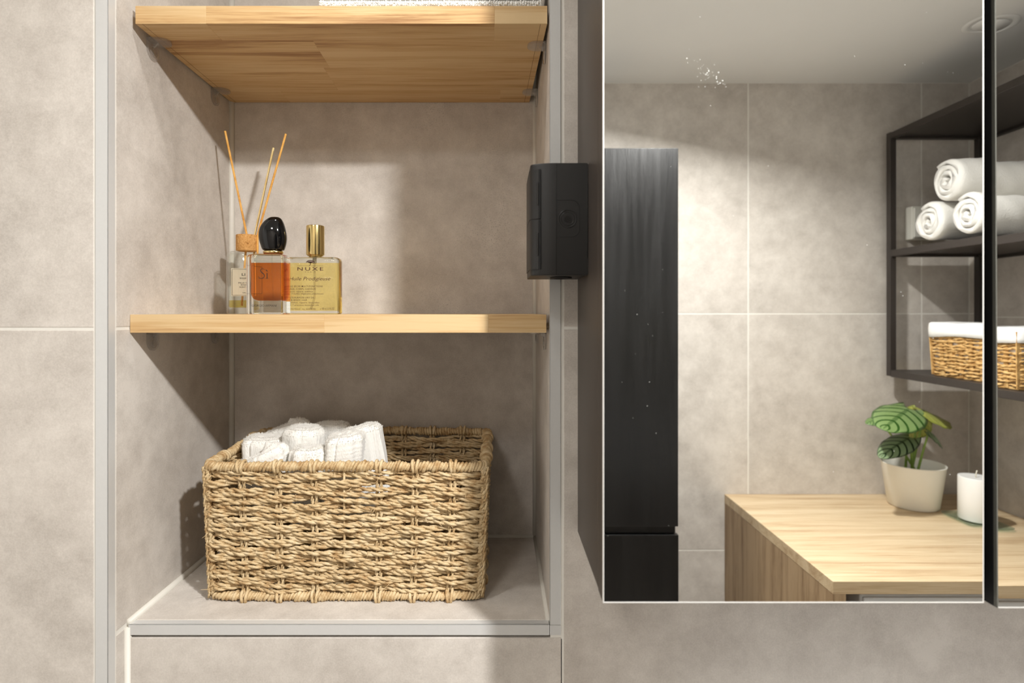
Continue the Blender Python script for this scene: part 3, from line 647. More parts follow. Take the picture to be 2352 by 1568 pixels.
def woven_basket(root,bc,hx0,hy0,hx1,hy1,z0,z1,stake_x,stake_y,rows,mat,amp,pr,sr,pitch,gap,rz_back=0.0,rimr=(.005,.0028),single=False,corner=.014,pname='woven_rope'):
    """bc: centre (x, y); half sizes at bottom (0) and top (1)"""
    lerp=lambda a,b,u:a+(b-a)*u
    def stake_pos(u,extra=0.0):
        hx,hy=lerp(hx0,hx1,u),lerp(hy0,hy1,u); k=hx/hx0; q=[]
        q.append((-hx,-hy))
        for x in stake_x: q.append((x*k,-hy))
        q.append((hx,-hy))
        for y in stake_y: q.append((hx,y*hy))
        q.append((hx,hy))
        for x in stake_x[::-1]: q.append((x*k,hy))
        q.append((-hx,hy))
        for y in stake_y[::-1]: q.append((-hx,y*hy))
        return q
    ns=len(stake_pos(0))
    for r in range(rows):
        u=(r+.5)/rows; hx,hy=lerp(hx0,hx1,u),lerp(hy0,hy1,u)
        P2,N2=rrect(hx,hy,corner); n=len(P2); SP=np.array(stake_pos(u))
        # position along the stakes: nearest sample of every stake, then linear between
        idx=[int(np.argmin(((P2-s)**2).sum(1))) for s in SP]; o0=idx[0]; idx=[(i-o0)%n for i in idx]
        P2=np.roll(P2,-o0,0); N2=np.roll(N2,-o0,0)
        par=np.interp(np.arange(n),idx+[n],list(range(ns))+[ns])
        wave=np.cos(PI*(par+r)); zc=lerp(z0,z1,u)
        pinch=np.abs(wave)
        for k in ((0,) if single else (0,1)):
            zz=zc+((.5-k)*gap if not single else 0)*(0.62+0.38*(wave>0)*pinch+0.2*(1-pinch))+smooth_noise(n,26,gap*.16)
            zz=zz+ (np.sin(PI*par*.5+r*1.7+k)*gap*.14)
            ty=(P2[:,1]+hy)/(2*hy); zz=zz+ty*rz_back*u
            off=wave*amp+smooth_noise(n,40,amp*.16)
            Q=np.stack([bc[0]+P2[:,0]+N2[:,0]*off,bc[1]+P2[:,1]+N2[:,1]*off,zz],1)
            mb=MB(); rope(mb,Q,pr*random.uniform(.92,1.08),sr*random.uniform(.94,1.06),pitch*random.uniform(.9,1.1),phase=random.uniform(0,6))
            obj(pname,mb,mat,root,True,fix=False)
    return stake_pos
BX0,BX1=-.4357,-.0242
bk=thing('seagrass_basket','rectangular twisted seagrass basket standing on the tiled niche ledge','basket',((BX0+BX1)/2,.172,Z(FLR)))
bc=((BX0+BX1)/2,.174); hxb=(BX1-BX0)/2-.003; hxt=hxb+.0075; hyb=.1085; hyt=.1115
bz0=Z(FLR)+.0150; bz1=Z(-.2405)
stx=[-.381,-.3279,-.2756,-.2319,-.1809,-.1287,-.0738]; stx=[x-bc[0] for x in stx]
sp=woven_basket(bk,bc,hxb,hyb,hxt,hyt,bz0,bz1,stx,(-.5,0,.5),16,M['seagrass'],.0040,.0016,.0024,.033,.0068,rz_back=.006)
b0,b1=sp(0),sp(1)
for i,(p,q) in enumerate(zip(b0,b1)):
    if abs(p[0]-stx[3])<1e-6 or abs(q[0]-stx[3]*hxt/hxb)<1e-6:       # the thin wire in the middle of each long side
        obj('wire_rod',MB().tube([(bc[0]+p[0],bc[1]+p[1],bz0-.006),(bc[0]+q[0],bc[1]+q[1],bz1+.006)],.0018,8),M['seagrass'],bk,True); continue
    mb=MB(); ln=Vector((p[0],p[1],0)); side=Vector((1,0,0)) if abs(abs(p[1])-hyb)<1e-6 else Vector((0,1,0))
    corner=abs(abs(p[0])-hxb)<1e-6 and abs(abs(p[1])-hyb)<1e-6
    for s in (-1,1):
        pts=[]
        for k in range(45):
            u=k/44; pts.append((bc[0]+p[0]+(q[0]-p[0])*u+side.x*s*.0030,bc[1]+p[1]+(q[1]-p[1])*u+side.y*s*.0030,bz0-.010+(bz1-bz0+.018+ (.006 if p[1]>0 else 0))*u))
        rope(mb,np.array(pts),.0012,.0020,.026,6,random.uniform(0,6),False,up=(side.y,side.x,0))
    # the stake ends loop over both rims
    for zz,dr in ((bz1+.0085+(.006 if p[1]>0 else 0),1),(bz0-.0082,-1)):
        pp=q if dr>0 else p; nx,nyy=(0,math.copysign(1,p[1])) if side.x else (math.copysign(1,p[0]),0)
        if corner: continue
        for s in (-1,1):
            arc=[(bc[0]+pp[0]+nx*.0088*math.cos(a)+side.x*s*(.0030+.0012*math.sin(a)),bc[1]+pp[1]+nyy*.0088*math.cos(a)+side.y*s*.0030,zz+.0085*math.sin(a)) for a in np.linspace(-1.2,PI+.5,14)]
            mb.tube(arc,.0024,6,False,ref=(nyy,nx,0.01))
    obj('stake',mb,M['seagrass'],bk,True,fix=False)
def wrapped_rim(name,hx,hy,z,core,sr,turn,zback=0.0):
    P2,N2=rrect(hx,hy,.016,.004); n=len(P2)
    zz=z+(P2[:,1]+hy)/(2*hy)*zback+smooth_noise(n,30,.0006)
    C=np.stack([bc[0]+P2[:,0],bc[1]+P2[:,1],zz],1); C=np.concatenate([C,C[:1]]); NN=np.concatenate([N2,N2[:1]])
    s=np.concatenate([[0],np.cumsum(np.linalg.norm(np.diff(C,axis=0),axis=1))]); L=s[-1]; turns=int(L/turn)
    m=turns*11; S=np.linspace(0,L,m,endpoint=False); lean=np.arange(m)/11*2*PI
    S=S+turn*.42*np.sin(lean)
    S=S+np.interp(S,np.linspace(0,L,turns//2),rng.normal(0,turn*.30,turns//2))
    S=np.clip(S,0,L)
    ctr=np.stack([np.interp(S,s,C[:,k]) for k in range(3)],1); nn=np.stack([np.interp(S,s,NN[:,k]) for k in range(2)]+[np.zeros(m)],1)
    a=np.arange(m)/11*2*PI; rad=nn*np.cos(a)[:,None]+np.array([0,0,1])*np.sin(a)[:,None]
    jit=np.interp(np.arange(m),np.arange(0,m,8),rng.normal(0,core*.17,len(np.arange(0,m,8))))
    rr=np.interp(np.arange(m),np.arange(0,m,16),rng.uniform(sr*.62,sr*1.22,len(np.arange(0,m,16))))
    mb=MB(); mb.tube(ctr+rad*(core+jit)[:,None],rr,6,True,ref=rad)
    mb.tube(C[:-1],core,8,True,ref=(0,0,1))
    obj(name,mb,M['seagrass'],bk,True,fix=False)
wrapped_rim('top_rim',hxt,hyt,bz1+.0085,.0052,.0027,.0047,.006)
wrapped_rim('bottom_rim',hxb,hyb,bz0-.0078,.0046,.0025,.0046)
# plaited corners
for sx in (-1,1):
    for sy in (-1,1):
        pts=np.array([(bc[0]+sx*(hxb+(hxt-hxb)*u-.002),bc[1]+sy*(hyb+(hyt-hyb)*u-.002),bz0-.004+(bz1-bz0+.010)*u) for u in np.linspace(0,1,110)])
        mb=MB(); pts=pts+rng.normal(0,.0005,pts.shape); rope(mb,pts,.0026,.0025,.021,6,random.uniform(0,6),False,up=(1,0,0),plies=3); obj('corner_plait',mb,M['seagrass'],bk,True,fix=False)
obj('base_mat',MB().rbox(bc[0]-hxb+.004,bc[0]+hxb-.004,bc[1]-hyb+.004,bc[1]+hyb-.004,bz0-.009,bz0-.003,.002),M['seagrass'],bk)
mb=MB()
for k in range(120):
    x=random.uniform(-hxt,hxt); z=random.uniform(bz0,bz1+.012); b=Vector((bc[0]+x,bc[1]-hyb-.006,z))
    if k>105: b=Vector((bc[0]+random.choice((-1,1))*(hxb+.006),bc[1]+random.uniform(-hyb,0),z))
    d=Vector((random.uniform(-1,1),random.uniform(-.9,-.1),random.uniform(-.8,.8))).normalized()*random.uniform(.004,.012)
    mb.tube([b,b+d*.5+Vector((0,0,random.uniform(-.001,.001))),b+d],[.0005,.0004,.00015],4)
tag(obj('loose_fibres',mb,M['seagrass'],bk),kind='stuff')

# ------------------------------------------------------------------ rolled white face cloths in the basket
def cloth_roll(label,c,wx,wy,hgt,tilt=(0,0,0),e=.72,mat='terryrib',rib='v',seed=0,fringe=900,slope=0.0,group='white face cloths in the seagrass basket'):
    """a tightly rolled cloth standing on end; c = centre of the top, slope = how far the top edge rises to the right"""
    rd=random.Random(seed); r=thing('face_cloth',label,'cloth',(c[0],c[1],c[2]-hgt),group)
    n=120; fold=rd.uniform(-.6,.2)
    def ring(k,z,v):
        q=[]
        for j in range(n):
            a=2*PI*j/n; ca,sa=math.cos(a),math.sin(a)
            x=wx/2*math.copysign(abs(ca)**e,ca); y=wy/2*math.copysign(abs(sa)**e,sa)
            d=.0016*math.sin(a*3+seed)+.0010*math.sin(a*7+seed*2+v*3)
            d+=.00042*math.sin(x*2100) if rib=='v' else .00060*math.sin(z*1500+math.sin(x*90)*.8)
            crease=-.0032*math.exp(-((x-fold*wx/2)/.0016)**2) if sa<0 else 0      # loose end of the cloth
            kk=k+(d+crease)/(min(wx,wy)/2)*k
            q.append((x*kk,y*kk,z+slope*x))
        return q
    dome=[(-.0145,.992),(-.011,.972),(-.0078,.935),(-.0050,.875),(-.0030,.79),(-.0026,.74),(-.0030,.70),(-.0012,.60),(-.0004,.46),(-.0012,.40),(-.0006,.30),(0,.12)]
    rings=[]
    for i in range(46):
        v=i/45; rings.append(ring(1-.05*(1-v)+.018*math.sin(v*9+seed),-hgt+(hgt-.018)*v,v))
    for dz,k in dome: rings.append(ring(k,dz,1.0))
    mb=MB().loft(rings); V=np.concatenate(mb.v)
    Rm=np.array(Matrix.Rotation(tilt[2],3,'Z')@Matrix.Rotation(tilt[1],3,'Y')@Matrix.Rotation(tilt[0],3,'X'))
    piv=np.array([0,0,-hgt*.6]); mb.v=[(V-piv)@Rm.T+piv+np.array(c)]
    obj('rolled_cloth',mb,M[mat],r,True)
    if fringe:                                             # fuzzy terry edge around the top
        fb=MB(); tops=[np.array(ring(k,dz,1.0)) for dz,k in dome[1:9]]
        for j in range(fringe):
            f=rd.uniform(0,n-1.001); i=int(f); top=rd.choice(tops); p=top[i]*(1-(f-i))+top[i+1]*(f-i); p=p+np.array([rd.uniform(-.001,.001),rd.uniform(-.001,.001),-rd.uniform(0,.0015)])
            d=np.array([rd.uniform(-.45,.45)+p[0]/wx*.9,rd.uniform(-.4,.4)+p[1]/wy*.9,rd.uniform(.7,1.3)]); d/=np.linalg.norm(d); L=rd.uniform(.0018,.0036)
            s=np.array([d[2],0,-d[0]]); s/=np.linalg.norm(s)+1e-9
            q=np.array([p-s*.00042,p+s*.00042,p+d*L*.6+s*.0003,p+d*L]); fb.add((q-piv)@Rm.T+piv+np.array(c),[(0,1,2),(0,2,3)])
        tag(obj('fuzzy_edge',fb,M['fuzz'],r,fix=False),kind='stuff')
    return r
def topc(px,py,d): p=at(px,py,d); return (p.x,p.y,p.z)
cloth_roll('white ribbed face cloth roll at the left of the basket',topc(613,998,.955),.074,.056,.13,(.06,-.03,.1),seed=1,slope=-.05)
cloth_roll('white face cloth roll standing tallest at the middle of the basket',topc(697,976,.950),.066,.056,.14,(.05,.04,-.05),e=.85,seed=2)
cloth_roll('white face cloth roll behind the left one at the back of the basket',topc(664,971,1.020),.078,.046,.14,(0,-.03,.1),seed=3,slope=.22)
cloth_roll('white face cloth roll at the back of the basket behind the middle ones',topc(762,968,1.020),.066,.044,.14,(0,.02,0),seed=4)
cloth_roll('white face cloth lying slanted over the left front rim of the basket',topc(610,1031,.893),.080,.044,.10,(.10,-.03,.05),e=.9,seed=5,rib='h',fringe=260,slope=.32)
cloth_roll('low white face cloth roll at the middle of the basket front',topc(707,1022,.893),.056,.046,.12,(.05,.02,.0),seed=6)
cloth_roll('white cross-ribbed face cloth roll right of the low one at the basket front',topc(783,992,.900),.060,.050,.13,(.04,.10,.1),seed=7,rib='h',slope=.16)
cloth_roll('large white face cloth at the right of the bunch with its edge leaning outward',topc(842,975,.945),.070,.036,.15,(.02,-.15,.1),e=.5,seed=8,slope=.06)

# ------------------------------------------------------------------ mirror cabinet
DM=.597; YM=-.191; CX0=.1102; CB=-.3068; CT=.62; DX=.5118; CX1=1.14
cb_=thing('mirror_cabinet','wall-hung dark brown bathroom cabinet with two mirror doors','cabinet',((CX0+CX1)/2,YM/2,Z(CB)))
obj('carcass',MB().rbox(CX0,CX1,YM+.0295,-.0005,Z(CB)+.001,Z(CT),.0008),M['cabside'],cb_)
def door(x0,x1,yf,tilt,thick,nm,CB=CB):
    """mirror door; yf = glass front, tilt = lean of the glass"""
    zm=(CB+CT)/2; sh=lambda z:-tilt*(zm-z)
    def pb(a,b,c,d,z0,z1):
        return [[(a,c+sh(z0),Z(z0)),(b,c+sh(z0),Z(z0)),(b,d+sh(z0),Z(z0)),(a,d+sh(z0),Z(z0))],[(a,c+sh(z1),Z(z1)),(b,c+sh(z1),Z(z1)),(b,d+sh(z1),Z(z1)),(a,d+sh(z1),Z(z1))]]
    d=obj('mirror_door',MB().loft(pb(x0,x1,yf+.0042,yf+thick,CB,CT)),M['cabside' if tilt==0 else 'groove'],cb_); tag(d,label=nm)
    e=.0011
    if tilt: obj('edge_strip',MB().loft(pb(x0,x0+e,yf-.0002,yf+.004,CB,CT)),M['glassedge'],d)
    obj('mirror_glass',MB().loft(pb(x0+e,x1-e,yf,yf+.004,CB+e,CT-e)),M['mirror'],d)
    mb=MB()
    for q in (((x0,x0+e,CB,CT),) if tilt==0 else ())+((x1-e,x1,CB,CT),(x0+e,x1-e,CB,CB+e),(x0+e,x1-e,CT-e,CT)): mb.loft(pb(q[0],q[1],yf-.0002,yf+.004,q[2],q[3]))
    obj('edge_strip',mb,M['mirroredge'],d); return d
d1=door(CX0,DX,YM,0.0,.0285,'mirror door nearest the niche'); d2=door(.5240,CX1,YM,.0046,.0285,'mirror door at the right edge of the picture',CB-.0043)
obj('door_seal',MB().box(DX+.0005,.5236,-.1640,-.1612,Z(CB)+.0015,Z(CT)),M['groove'],cb_)
mb=MB()                                                  # dried splash marks on the mirror
def spot(px,py,r):
    p=at(px,py,DM); k=5; a0=random.uniform(0,6); y=YM-.0001
    mb.add([(p.x,y,p.z)]+[(p.x+r*math.cos(a0+2*PI*j/k),y,p.z+r*1.1*math.sin(a0+2*PI*j/k)) for j in range(k)],[(0,j+1,(j+1)%k+1) for j in range(k)])
for k in range(45):
    a=random.gauss(0,1); b=random.gauss(0,1); spot(1627+a*22+b*6,172+b*16+a*5,random.choice((.0002,.00025,.0003,.0005)))
for k in range(90):
    spot(random.uniform(1392,2250),random.uniform(5,1375),random.choice((.00015,.0002,.0002,.0003)))
tag(obj('splash_marks',mb,M['speck'],d1,fix=False),kind='stuff')

# ------------------------------------------------------------------ black dispenser on the side of the cabinet
fy=CY+.695; pz=lambda y:EZ-(y-VY)*.695/F; pxx=lambda x:(x-VX)*.695/F
gz0,gz1=pz(632),pz(374); gx0_,gx1_=pxx(1219),CX0-.0003
dv=thing('wall_dispenser','boxy black plastic dispenser with a round button fixed to the cabinet side','dispenser',((gx0_+gx1_)/2,fy/2,gz0))
plan=[(gx0_+.0002,-.0015),(gx0_,-.010),(gx0_,fy+.012)]+[(gx0_+(pxx(1278)-gx0_)*(1-math.cos(a)),fy+.012-.012*math.sin(a)) for a in np.linspace(.1,PI/2,10)]+[(gx1_,fy),(gx1_,-.0015)]
def inset(poly,k):
    cx=sum(p[0] for p in poly)/len(poly); cy=sum(p[1] for p in poly)/len(poly); return [(cx+(x-cx)*(1-k),cy+(y-cy)*(1-k)) for x,y in poly]
rings=[[(x,y,z) for x,y in inset(plan,k)] for z,k in ((gz0,.03),(gz0+.0006,.01),(gz0+.002,0),(gz1-.002,0),(gz1-.0006,.01),(gz1,.03))]
body=obj('body',MB().loft(rings),M['blackplastic'],dv); smooth_angle(body,35)
for y0,y1 in ((387.5,501.5),(503.5,617.5)):               # two flaps wrapping the left edge
    fl_=[(gx0_-.0010,-.010),(gx0_-.0010,fy+.0125),(gx0_+.0012,fy+.0068),(pxx(1228),fy+.0035),(pxx(1237.5),fy+.0012),(pxx(1237.5),fy+.0045),(gx0_+.002,fy+.012),(gx0_+.001,-.010)]
    f=obj('flap',MB().loft([[(x,y,pz(y1)) for x,y in fl_],[(x,y,pz(y0)) for x,y in fl_]]),M['blackplastic'],dv); smooth_angle(f,35)
    ym=(y0+y1)/2; obj('finger_lip',MB().rbox(pxx(1234.2),pxx(1237.3),fy+.0002,fy+.0016,pz(ym+ 26),pz(ym-26),.0003),M['blackplastic2'],f)
    obj('slot',MB().rbox(pxx(1238.2),pxx(1242),fy+.0006,fy+.0035,pz(y1),pz(y0),.0002),M['groove'],dv)
mb=MB()
def groove(pts): mb.tube([(pxx(x),fy-.00005,pz(y)) for x,y in pts],.00035,6,False,ref=(0,1,0))
groove([(1278,375),(1278,631)]); groove([(1349.5,420),(1349.5,592)]); groove([(1278,459),(1312,459)]+[(1312+19*math.sin(a),478-19*math.cos(a)) for a in np.linspace(0.2,PI/2,7)]+[(1331,525)]+[(1312+19*math.cos(a),525+19*math.sin(a)) for a in np.linspace(.2,PI/2,7)]+[(1278,544)])
obj('seam',mb,M['groove'],dv,True)
bc2=(pxx(1303.5),fy,pz(502.5)); mb=MB()
for r_,t_ in ((.0108,.0007),(.0080,.0005)):
    mb.tube([(bc2[0]+r_*math.cos(a),fy+.0001,bc2[2]+r_*math.sin(a)) for a in np.linspace(0,2*PI,40,endpoint=False)],t_,8,True,ref=(0,1,0))
bt_=obj('button',mb,M['blackplastic2'],dv,True)
obj('button_centre',MB().prism([(bc2[0]+.0045*math.cos(a),bc2[2]+.0045*math.sin(a)) for a in np.linspace(0,2*PI,28,endpoint=False)],fy-.0006,fy+.001,'y'),M['blackplastic2'],bt_)
obj('nozzle',MB().lathe([(.014,-.0002),(.014,-.0016),(.010,-.0018),(.009,-.0004)],(pxx(1297),fy*.55,gz0),28,1,1.6),M['groove'],dv,True)

# ------------------------------------------------------------------ unseen basin added under the mirror cabinet to bounce light onto the wall
va=thing('bounce_basin','unseen white ceramic basin added below the mirror cabinet to bounce light','bounce_basin',(.66,-.23,Z(-.78)))
obj('basin',MB().loft(rr_rings(.22,1.10,-.46,-.001,[(Z(-.78),.05,.05),(Z(-.76),.015,.05),(Z(-.66),0,.04),(Z(-.645),.004,.04),(Z(-.645),.03,.05),(Z(-.72),.05,.06),(Z(-.73),.12,.06)])),M['whitepaint'],va,True)
obj('tap',MB().tube([(.66,-.05,Z(-.645)),(.66,-.05,Z(-.575)),(.66,-.07,Z(-.560)),(.66,-.16,Z(-.570))],.011,12),M['alu'],va,True)

# ------------------------------------------------------------------ things facing the mirror: tall black cabinet
DBC=1.65; yf=.406-DBC; bxr=(1558-VX)*DBC/F; bxl=bxr-.38; q=lambda y:EZ-(y-VY)*DBC/F
tc=thing('tall_cabinet','tall slim black stained wooden cabinet against the wall opposite the mirror','cabinet',((bxl+bxr)/2,(OY+yf)/2,0))
obj('carcass',MB().rbox(bxl+.002,bxr-.006,OY+.001,yf-.020,.0,q(340)-.001,.001),M['blackwood'],tc)
up=obj('door',MB().rbox(bxl,bxr,yf-.0185,yf,q(1209),q(340),.0012),M['blackwood'],tc)
lowd=obj('door',MB().rbox(bxl,bxr+.001,yf-.0185,yf,.06,q(1228.5),.0012),M['blackwood'],tc)
obj('grip_channel',MB().rbox(bxl+.003,bxr-.005,yf-.0195,yf-.012,q(1228)+.001,q(1209.5)-.001,.0006),M['blackwood'],tc)

# ------------------------------------------------------------------ counter over the washing machine
CTZ=EZ-(1134-VY)*1.94/F; CFY=.406-1.31; CLX=.774
ct=thing('counter','light oak laminate counter with a solid left side panel','counter',((CLX+RX)/2,(OY+CFY)/2,0))
obj('worktop',MB().rbox(CLX,RX-.001,OY+.001,CFY,CTZ-.0295,CTZ,.0007),M['counteroak'],ct)
obj('side_panel',MB().rbox(CLX+.0004,CLX+.0310,OY+.001,CFY-.0008,0,CTZ-.0298,.0006),M['panelwood'],ct)
obj('side_panel',MB().rbox(RX-.031,RX-.001,OY+.001,CFY-.0008,0,CTZ-.0298,.0006),M['panelwood'],ct)
wm=thing('washing_machine','white front-loading washing machine under the oak counter','washing machine',(1.19,-1.22,0))
wx0,wx1,wy0,wy1=.86,1.46,OY+.02,CFY-.035
obj('body',MB().rbox(wx0,wx1,wy0,wy1,.01,CTZ-.045,.006,3),M['whitepaint'],wm)
obj('control_panel',MB().rbox(wx0+.004,wx1-.004,wy1-.002,wy1+.006,CTZ-.15,CTZ-.052,.003),M['whitepaint'],wm)
obj('drawer',MB().rbox(wx0+.02,wx0+.18,wy1+.004,wy1+.010,CTZ-.14,CTZ-.062,.002),M['whiteplastic'],wm)
ring=[(1.16+.17*math.cos(a),wy1+.006,.45+.17*math.sin(a)) for a in np.linspace(0,2*PI,40,endpoint=False)]
obj('door_ring',MB().tube(ring,.022,10,True,ref=(0,1,0)),M['whiteplastic'],wm,True)
obj('door_glass',MB().prism([(1.16+.155*math.cos(a),.45+.155*math.sin(a)) for a in np.linspace(0,2*PI,36,endpoint=False)],wy1+.001,wy1+.008,'y'),M['blackplastic2'],wm)

# ------------------------------------------------------------------ potted plant
pc=mir(2097,1160,1.826); PCX,PCY=pc.x,pc.y
pl=thing('potted_plant','potted plant with striped green leaves in a cream pot on the oak counter','plant',(PCX,PCY,CTZ))
po=obj('pot',MB().lathe([(.004,.0005),(.066,.0005),(.070,.004),(.087,.132),(.0885,.136),(.0865,.1375),(.0845,.134),(.078,.095),(.004,.095)],(PCX,PCY,CTZ),56,capb=True),M['pot'],pl,True); smooth_angle(po,50)
obj('soil',MB().lathe([(.0785,.100),(.04,.106),(.003,.108)],(PCX,PCY,CTZ),32),M['soil'],pl,True)
def leaf(base,tip,width,mat,droop=.18,cup=.16,upv=(0,.45,1)):
    base,tip=Vector(base),Vector(tip); ax=(tip-base); L=ax.length; ax.normalize(); up=Vector(upv); sd=ax.cross(up).normalized(); up=sd.cross(ax).normalized()
    nu,nv=12,18; V=[];UV=[];Fc=[]
    for j in range(nv+1):
        v=j/nv; wv=(math.sin(PI*min(1,(v*.93+.07)))**.62)*(1-.25*v); wv=max(wv,0.0)
        if j==nv: wv=.02
        for i in range(nu+1):
            u=i/nu*2-1
            back=-.22*abs(u)**1.5*(1-v)**2           # heart-shaped lobes behind the stalk
            x=u*width/2*wv; l=(v+back)*L
            h_=cup*width*(abs(u)**1.6)*-.55*wv - droop*L*v*v + .012*width*math.sin(v*24-abs(u)*5)*abs(u)
            V.append(base+ax*l+sd*x+up*h_); UV.append(((u+1)/2,v))
    for j in range(nv):
        for i in range(nu):
            a=j*(nu+1)+i; Fc.append((a,a+1,a+nu+2,a+nu+1))
    o=obj('leaf',MB().add([tuple(p) for p in V],Fc),mat,pl,True,fix=False)
    uvl=o.data.uv_layers.new(name='UVMap')
    for lp in o.data.loops: uvl.data[lp.index].uv=UV[lp.vertex_index]
    md=o.modifiers.new('thickness','SOLIDIFY'); md.thickness=.0010
    return o
def stem(a,b,r=.0032):
    a,b=Vector(a),Vector(b); m=(a+b)/2+Vector((0,0,.012))+((b-a).cross(Vector((0,0,1))))*.05
    pts=[tuple(a*(1-u)**2+m*2*u*(1-u)+b*u*u) for u in np.linspace(0,1,12)]
    obj('stem',MB().tube(pts,np.linspace(r*1.25,r*.8,12),8),M['stem'],pl,True)
soil=Vector((PCX,PCY,CTZ+.105))
LV=[((2088,938,1.80),(2030,978,1.64),.150,'leaf',.05),((2090,1004,1.76),(2024,1040,1.67),.086,'leafdark',.1),((2122,946,1.80),(2186,964,1.82),.125,'leafback',.1),
    ((2108,950,1.83),(2078,1002,1.86),.120,'leafback',.2),((2018,962,1.80),(1988,970,1.80),.045,'leaf',.1),((2132,990,1.79),(2180,1016,1.78),.062,'leafdark',.4)]
for b_,t_,wd,m_,dr in LV:
    b_=mir(*b_); t_=mir(*t_); leaf(b_,t_,wd,M[m_],dr)
    stem(soil+Vector((random.uniform(-.018,.018),random.uniform(-.015,.015),-.004)),b_+(t_-b_)*.04)

# ------------------------------------------------------------------ candle on a glass dish
cc=mir(2241,1195,1.693)
gd=thing('glass_dish','small square greenish glass dish under the white candle','dish',(cc.x,cc.y,CTZ))
gr=rr_rings(cc.x-.066,cc.x+.066,cc.y-.062,cc.y+.062,[(CTZ+.0005,.012,.014),(CTZ+.002,.008,.016),(CTZ+.007,.001,.020),(CTZ+.0085,0,.020),(CTZ+.0085,.003,.018),(CTZ+.0045,.011,.014)],6)
dd=obj('dish_body',MB().loft(gr),M['trayglass'],gd,True)
cd=thing('pillar_candle','white pillar candle standing on the glass dish beside the plant','candle',(cc.x,cc.y,CTZ+.0046))
obj('wax',MB().lathe([(.0415,0.0),(.043,.002),(.043,.124),(.042,.1265),(.034,.1255),(.006,.124)],(cc.x,cc.y,CTZ+.0047),48),M['wax'],cd,True)
obj('wick',MB().tube([(cc.x,cc.y,CTZ+.127),(cc.x+.001,cc.y,CTZ+.140),(cc.x+.004,cc.y,CTZ+.150)],.0016,6),M['wick'],cd,True)

# ------------------------------------------------------------------ steel wall shelf
WX0,WX1=1.298,RX-.0015; WY0=.406-1.895; WY1=WY0+.72; tb=.020
zt_,zm_,zb_=.593,.205,-.193
ws=thing('wall_shelf','open dark steel wall shelf with three boards above the oak counter','shelf',((WX0+WX1)/2,(WY0+WY1)/2,Z(zb_-.022)))
def bar(a,b,s=tb): 
    mb=MB(); mb.rbox(min(a[0],b[0])-s/2,max(a[0],b[0])+s/2,min(a[1],b[1])-s/2,max(a[1],b[1])+s/2,min(a[2],b[2])-s/2,max(a[2],b[2])+s/2,.0012); return mb
for x in (WX0+tb/2,WX1-tb/2):
    for y in (WY0+tb/2,WY1-tb/2):
        obj('post',MB().rbox(x-tb/2,x+tb/2,y-tb/2,y+tb/2,Z(zb_-.020),Z(zt_+.003),.0012),M['steel'],ws)
for z in (zt_-.0085,zm_-.011,zb_-.011):
    h_=.020 if z>.5 else .022
    for x in (WX0+tb/2,WX1-tb/2): obj('rail',MB().rbox(x-tb/2+.001,x+tb/2-.001,WY0+tb,WY1-tb,Z(z)-h_/2,Z(z)+h_/2,.0012),M['steel'],ws)
    for y in (WY0+tb/2,WY1-tb/2): obj('rail',MB().rbox(WX0+tb,WX1-tb,y-tb/2+.001,y+tb/2-.001,Z(z)-h_/2,Z(z)+h_/2,.0012),M['steel'],ws)
    obj('board',MB().rbox(WX0+tb+.0003,WX1-tb-.0003,WY0+tb+.0003,WY1-tb-.0003,Z(z)-.002,Z(z)+(h_/2),.0008),M['steel'],ws)

# rolled bath towels on the middle board
def bath_roll(label,px,py,d,r,length,yaw,zc=None,seed=0,squash=1.0,tail=0.0,x0=1.285):
    c=mir(px,py,d); cy=c.y; cz=zc
    rt=thing('rolled_towel',label,'towel',(x0,cy,cz-r),'rolled bath towels on the steel wall shelf')
    turns=3.0; n=150; th=.0125; outer=[];inner=[]
    for i in range(n+1):
        a=2*PI*turns*i/n; rho=r-(2*PI*turns-a)/(2*PI)*th*1.28
        if rho<.008: continue
        sq=lambda rr,a_:(rr*math.cos(a_+2.2),rr*math.sin(a_+2.2)*squash)
        outer.append(sq(rho,a)); inner.append(sq(max(.003,rho-th),a))
    ring=outer+inner[::-1]; rings=[]; m=26
    for k in range(m+1):
        u=k/m; x=length*u; q=[]
        for j,(a,b) in enumerate(ring):
            w_=1+.018*math.sin(u*14+seed+a*30)+.012*math.sin(u*31+b*50+seed*2)
            e=1 if 0<k<m else .93
            q.append((x+(.004*math.sin(j*.21+seed) if k in (0,m) else 0)+(0.004*(.5-abs(.5-u))),a*w_*e,b*w_*e))
        rings.append(q)
    mb=MB().loft(rings); V=np.concatenate(mb.v); ca,sa=math.cos(yaw),math.sin(yaw)
    V=np.stack([V[:,0]*ca-V[:,1]*sa,V[:,0]*sa+V[:,1]*ca,V[:,2]],1)+np.array([x0,cy,cz]); mb.v=[V]
    obj('rolled_cloth',mb,M['terryfar'],rt,True)
    if tail:
        tp=[[(x0+.002+s,cy-r*.55-tail*u*.7+w_,cz-r*.45-(r*.55-.004)*math.sin(u*PI/2)+w2) for w_,w2 in ((0,.009),(.006,.0),(0,-.0 if u>.9 else -.006),(-.006,.004))] for u in np.linspace(0,1,8) for s in (0,)]
    return rt
bzs=Z(zm_)
bath_roll('lower left roll of the three white bath towels on the steel shelf',2138,522,1.694,.062,.285,.02,bzs+.0632,1)
bath_roll('lower right roll of the three white bath towels on the steel shelf',2224,500,1.556,.062,.29,-.02,bzs+.0632,2,x0=1.288)
bath_roll('top roll of the three white bath towels on the steel shelf',2172,428,1.628,.066,.285,.05,bzs+.1700,3,x0=1.287)

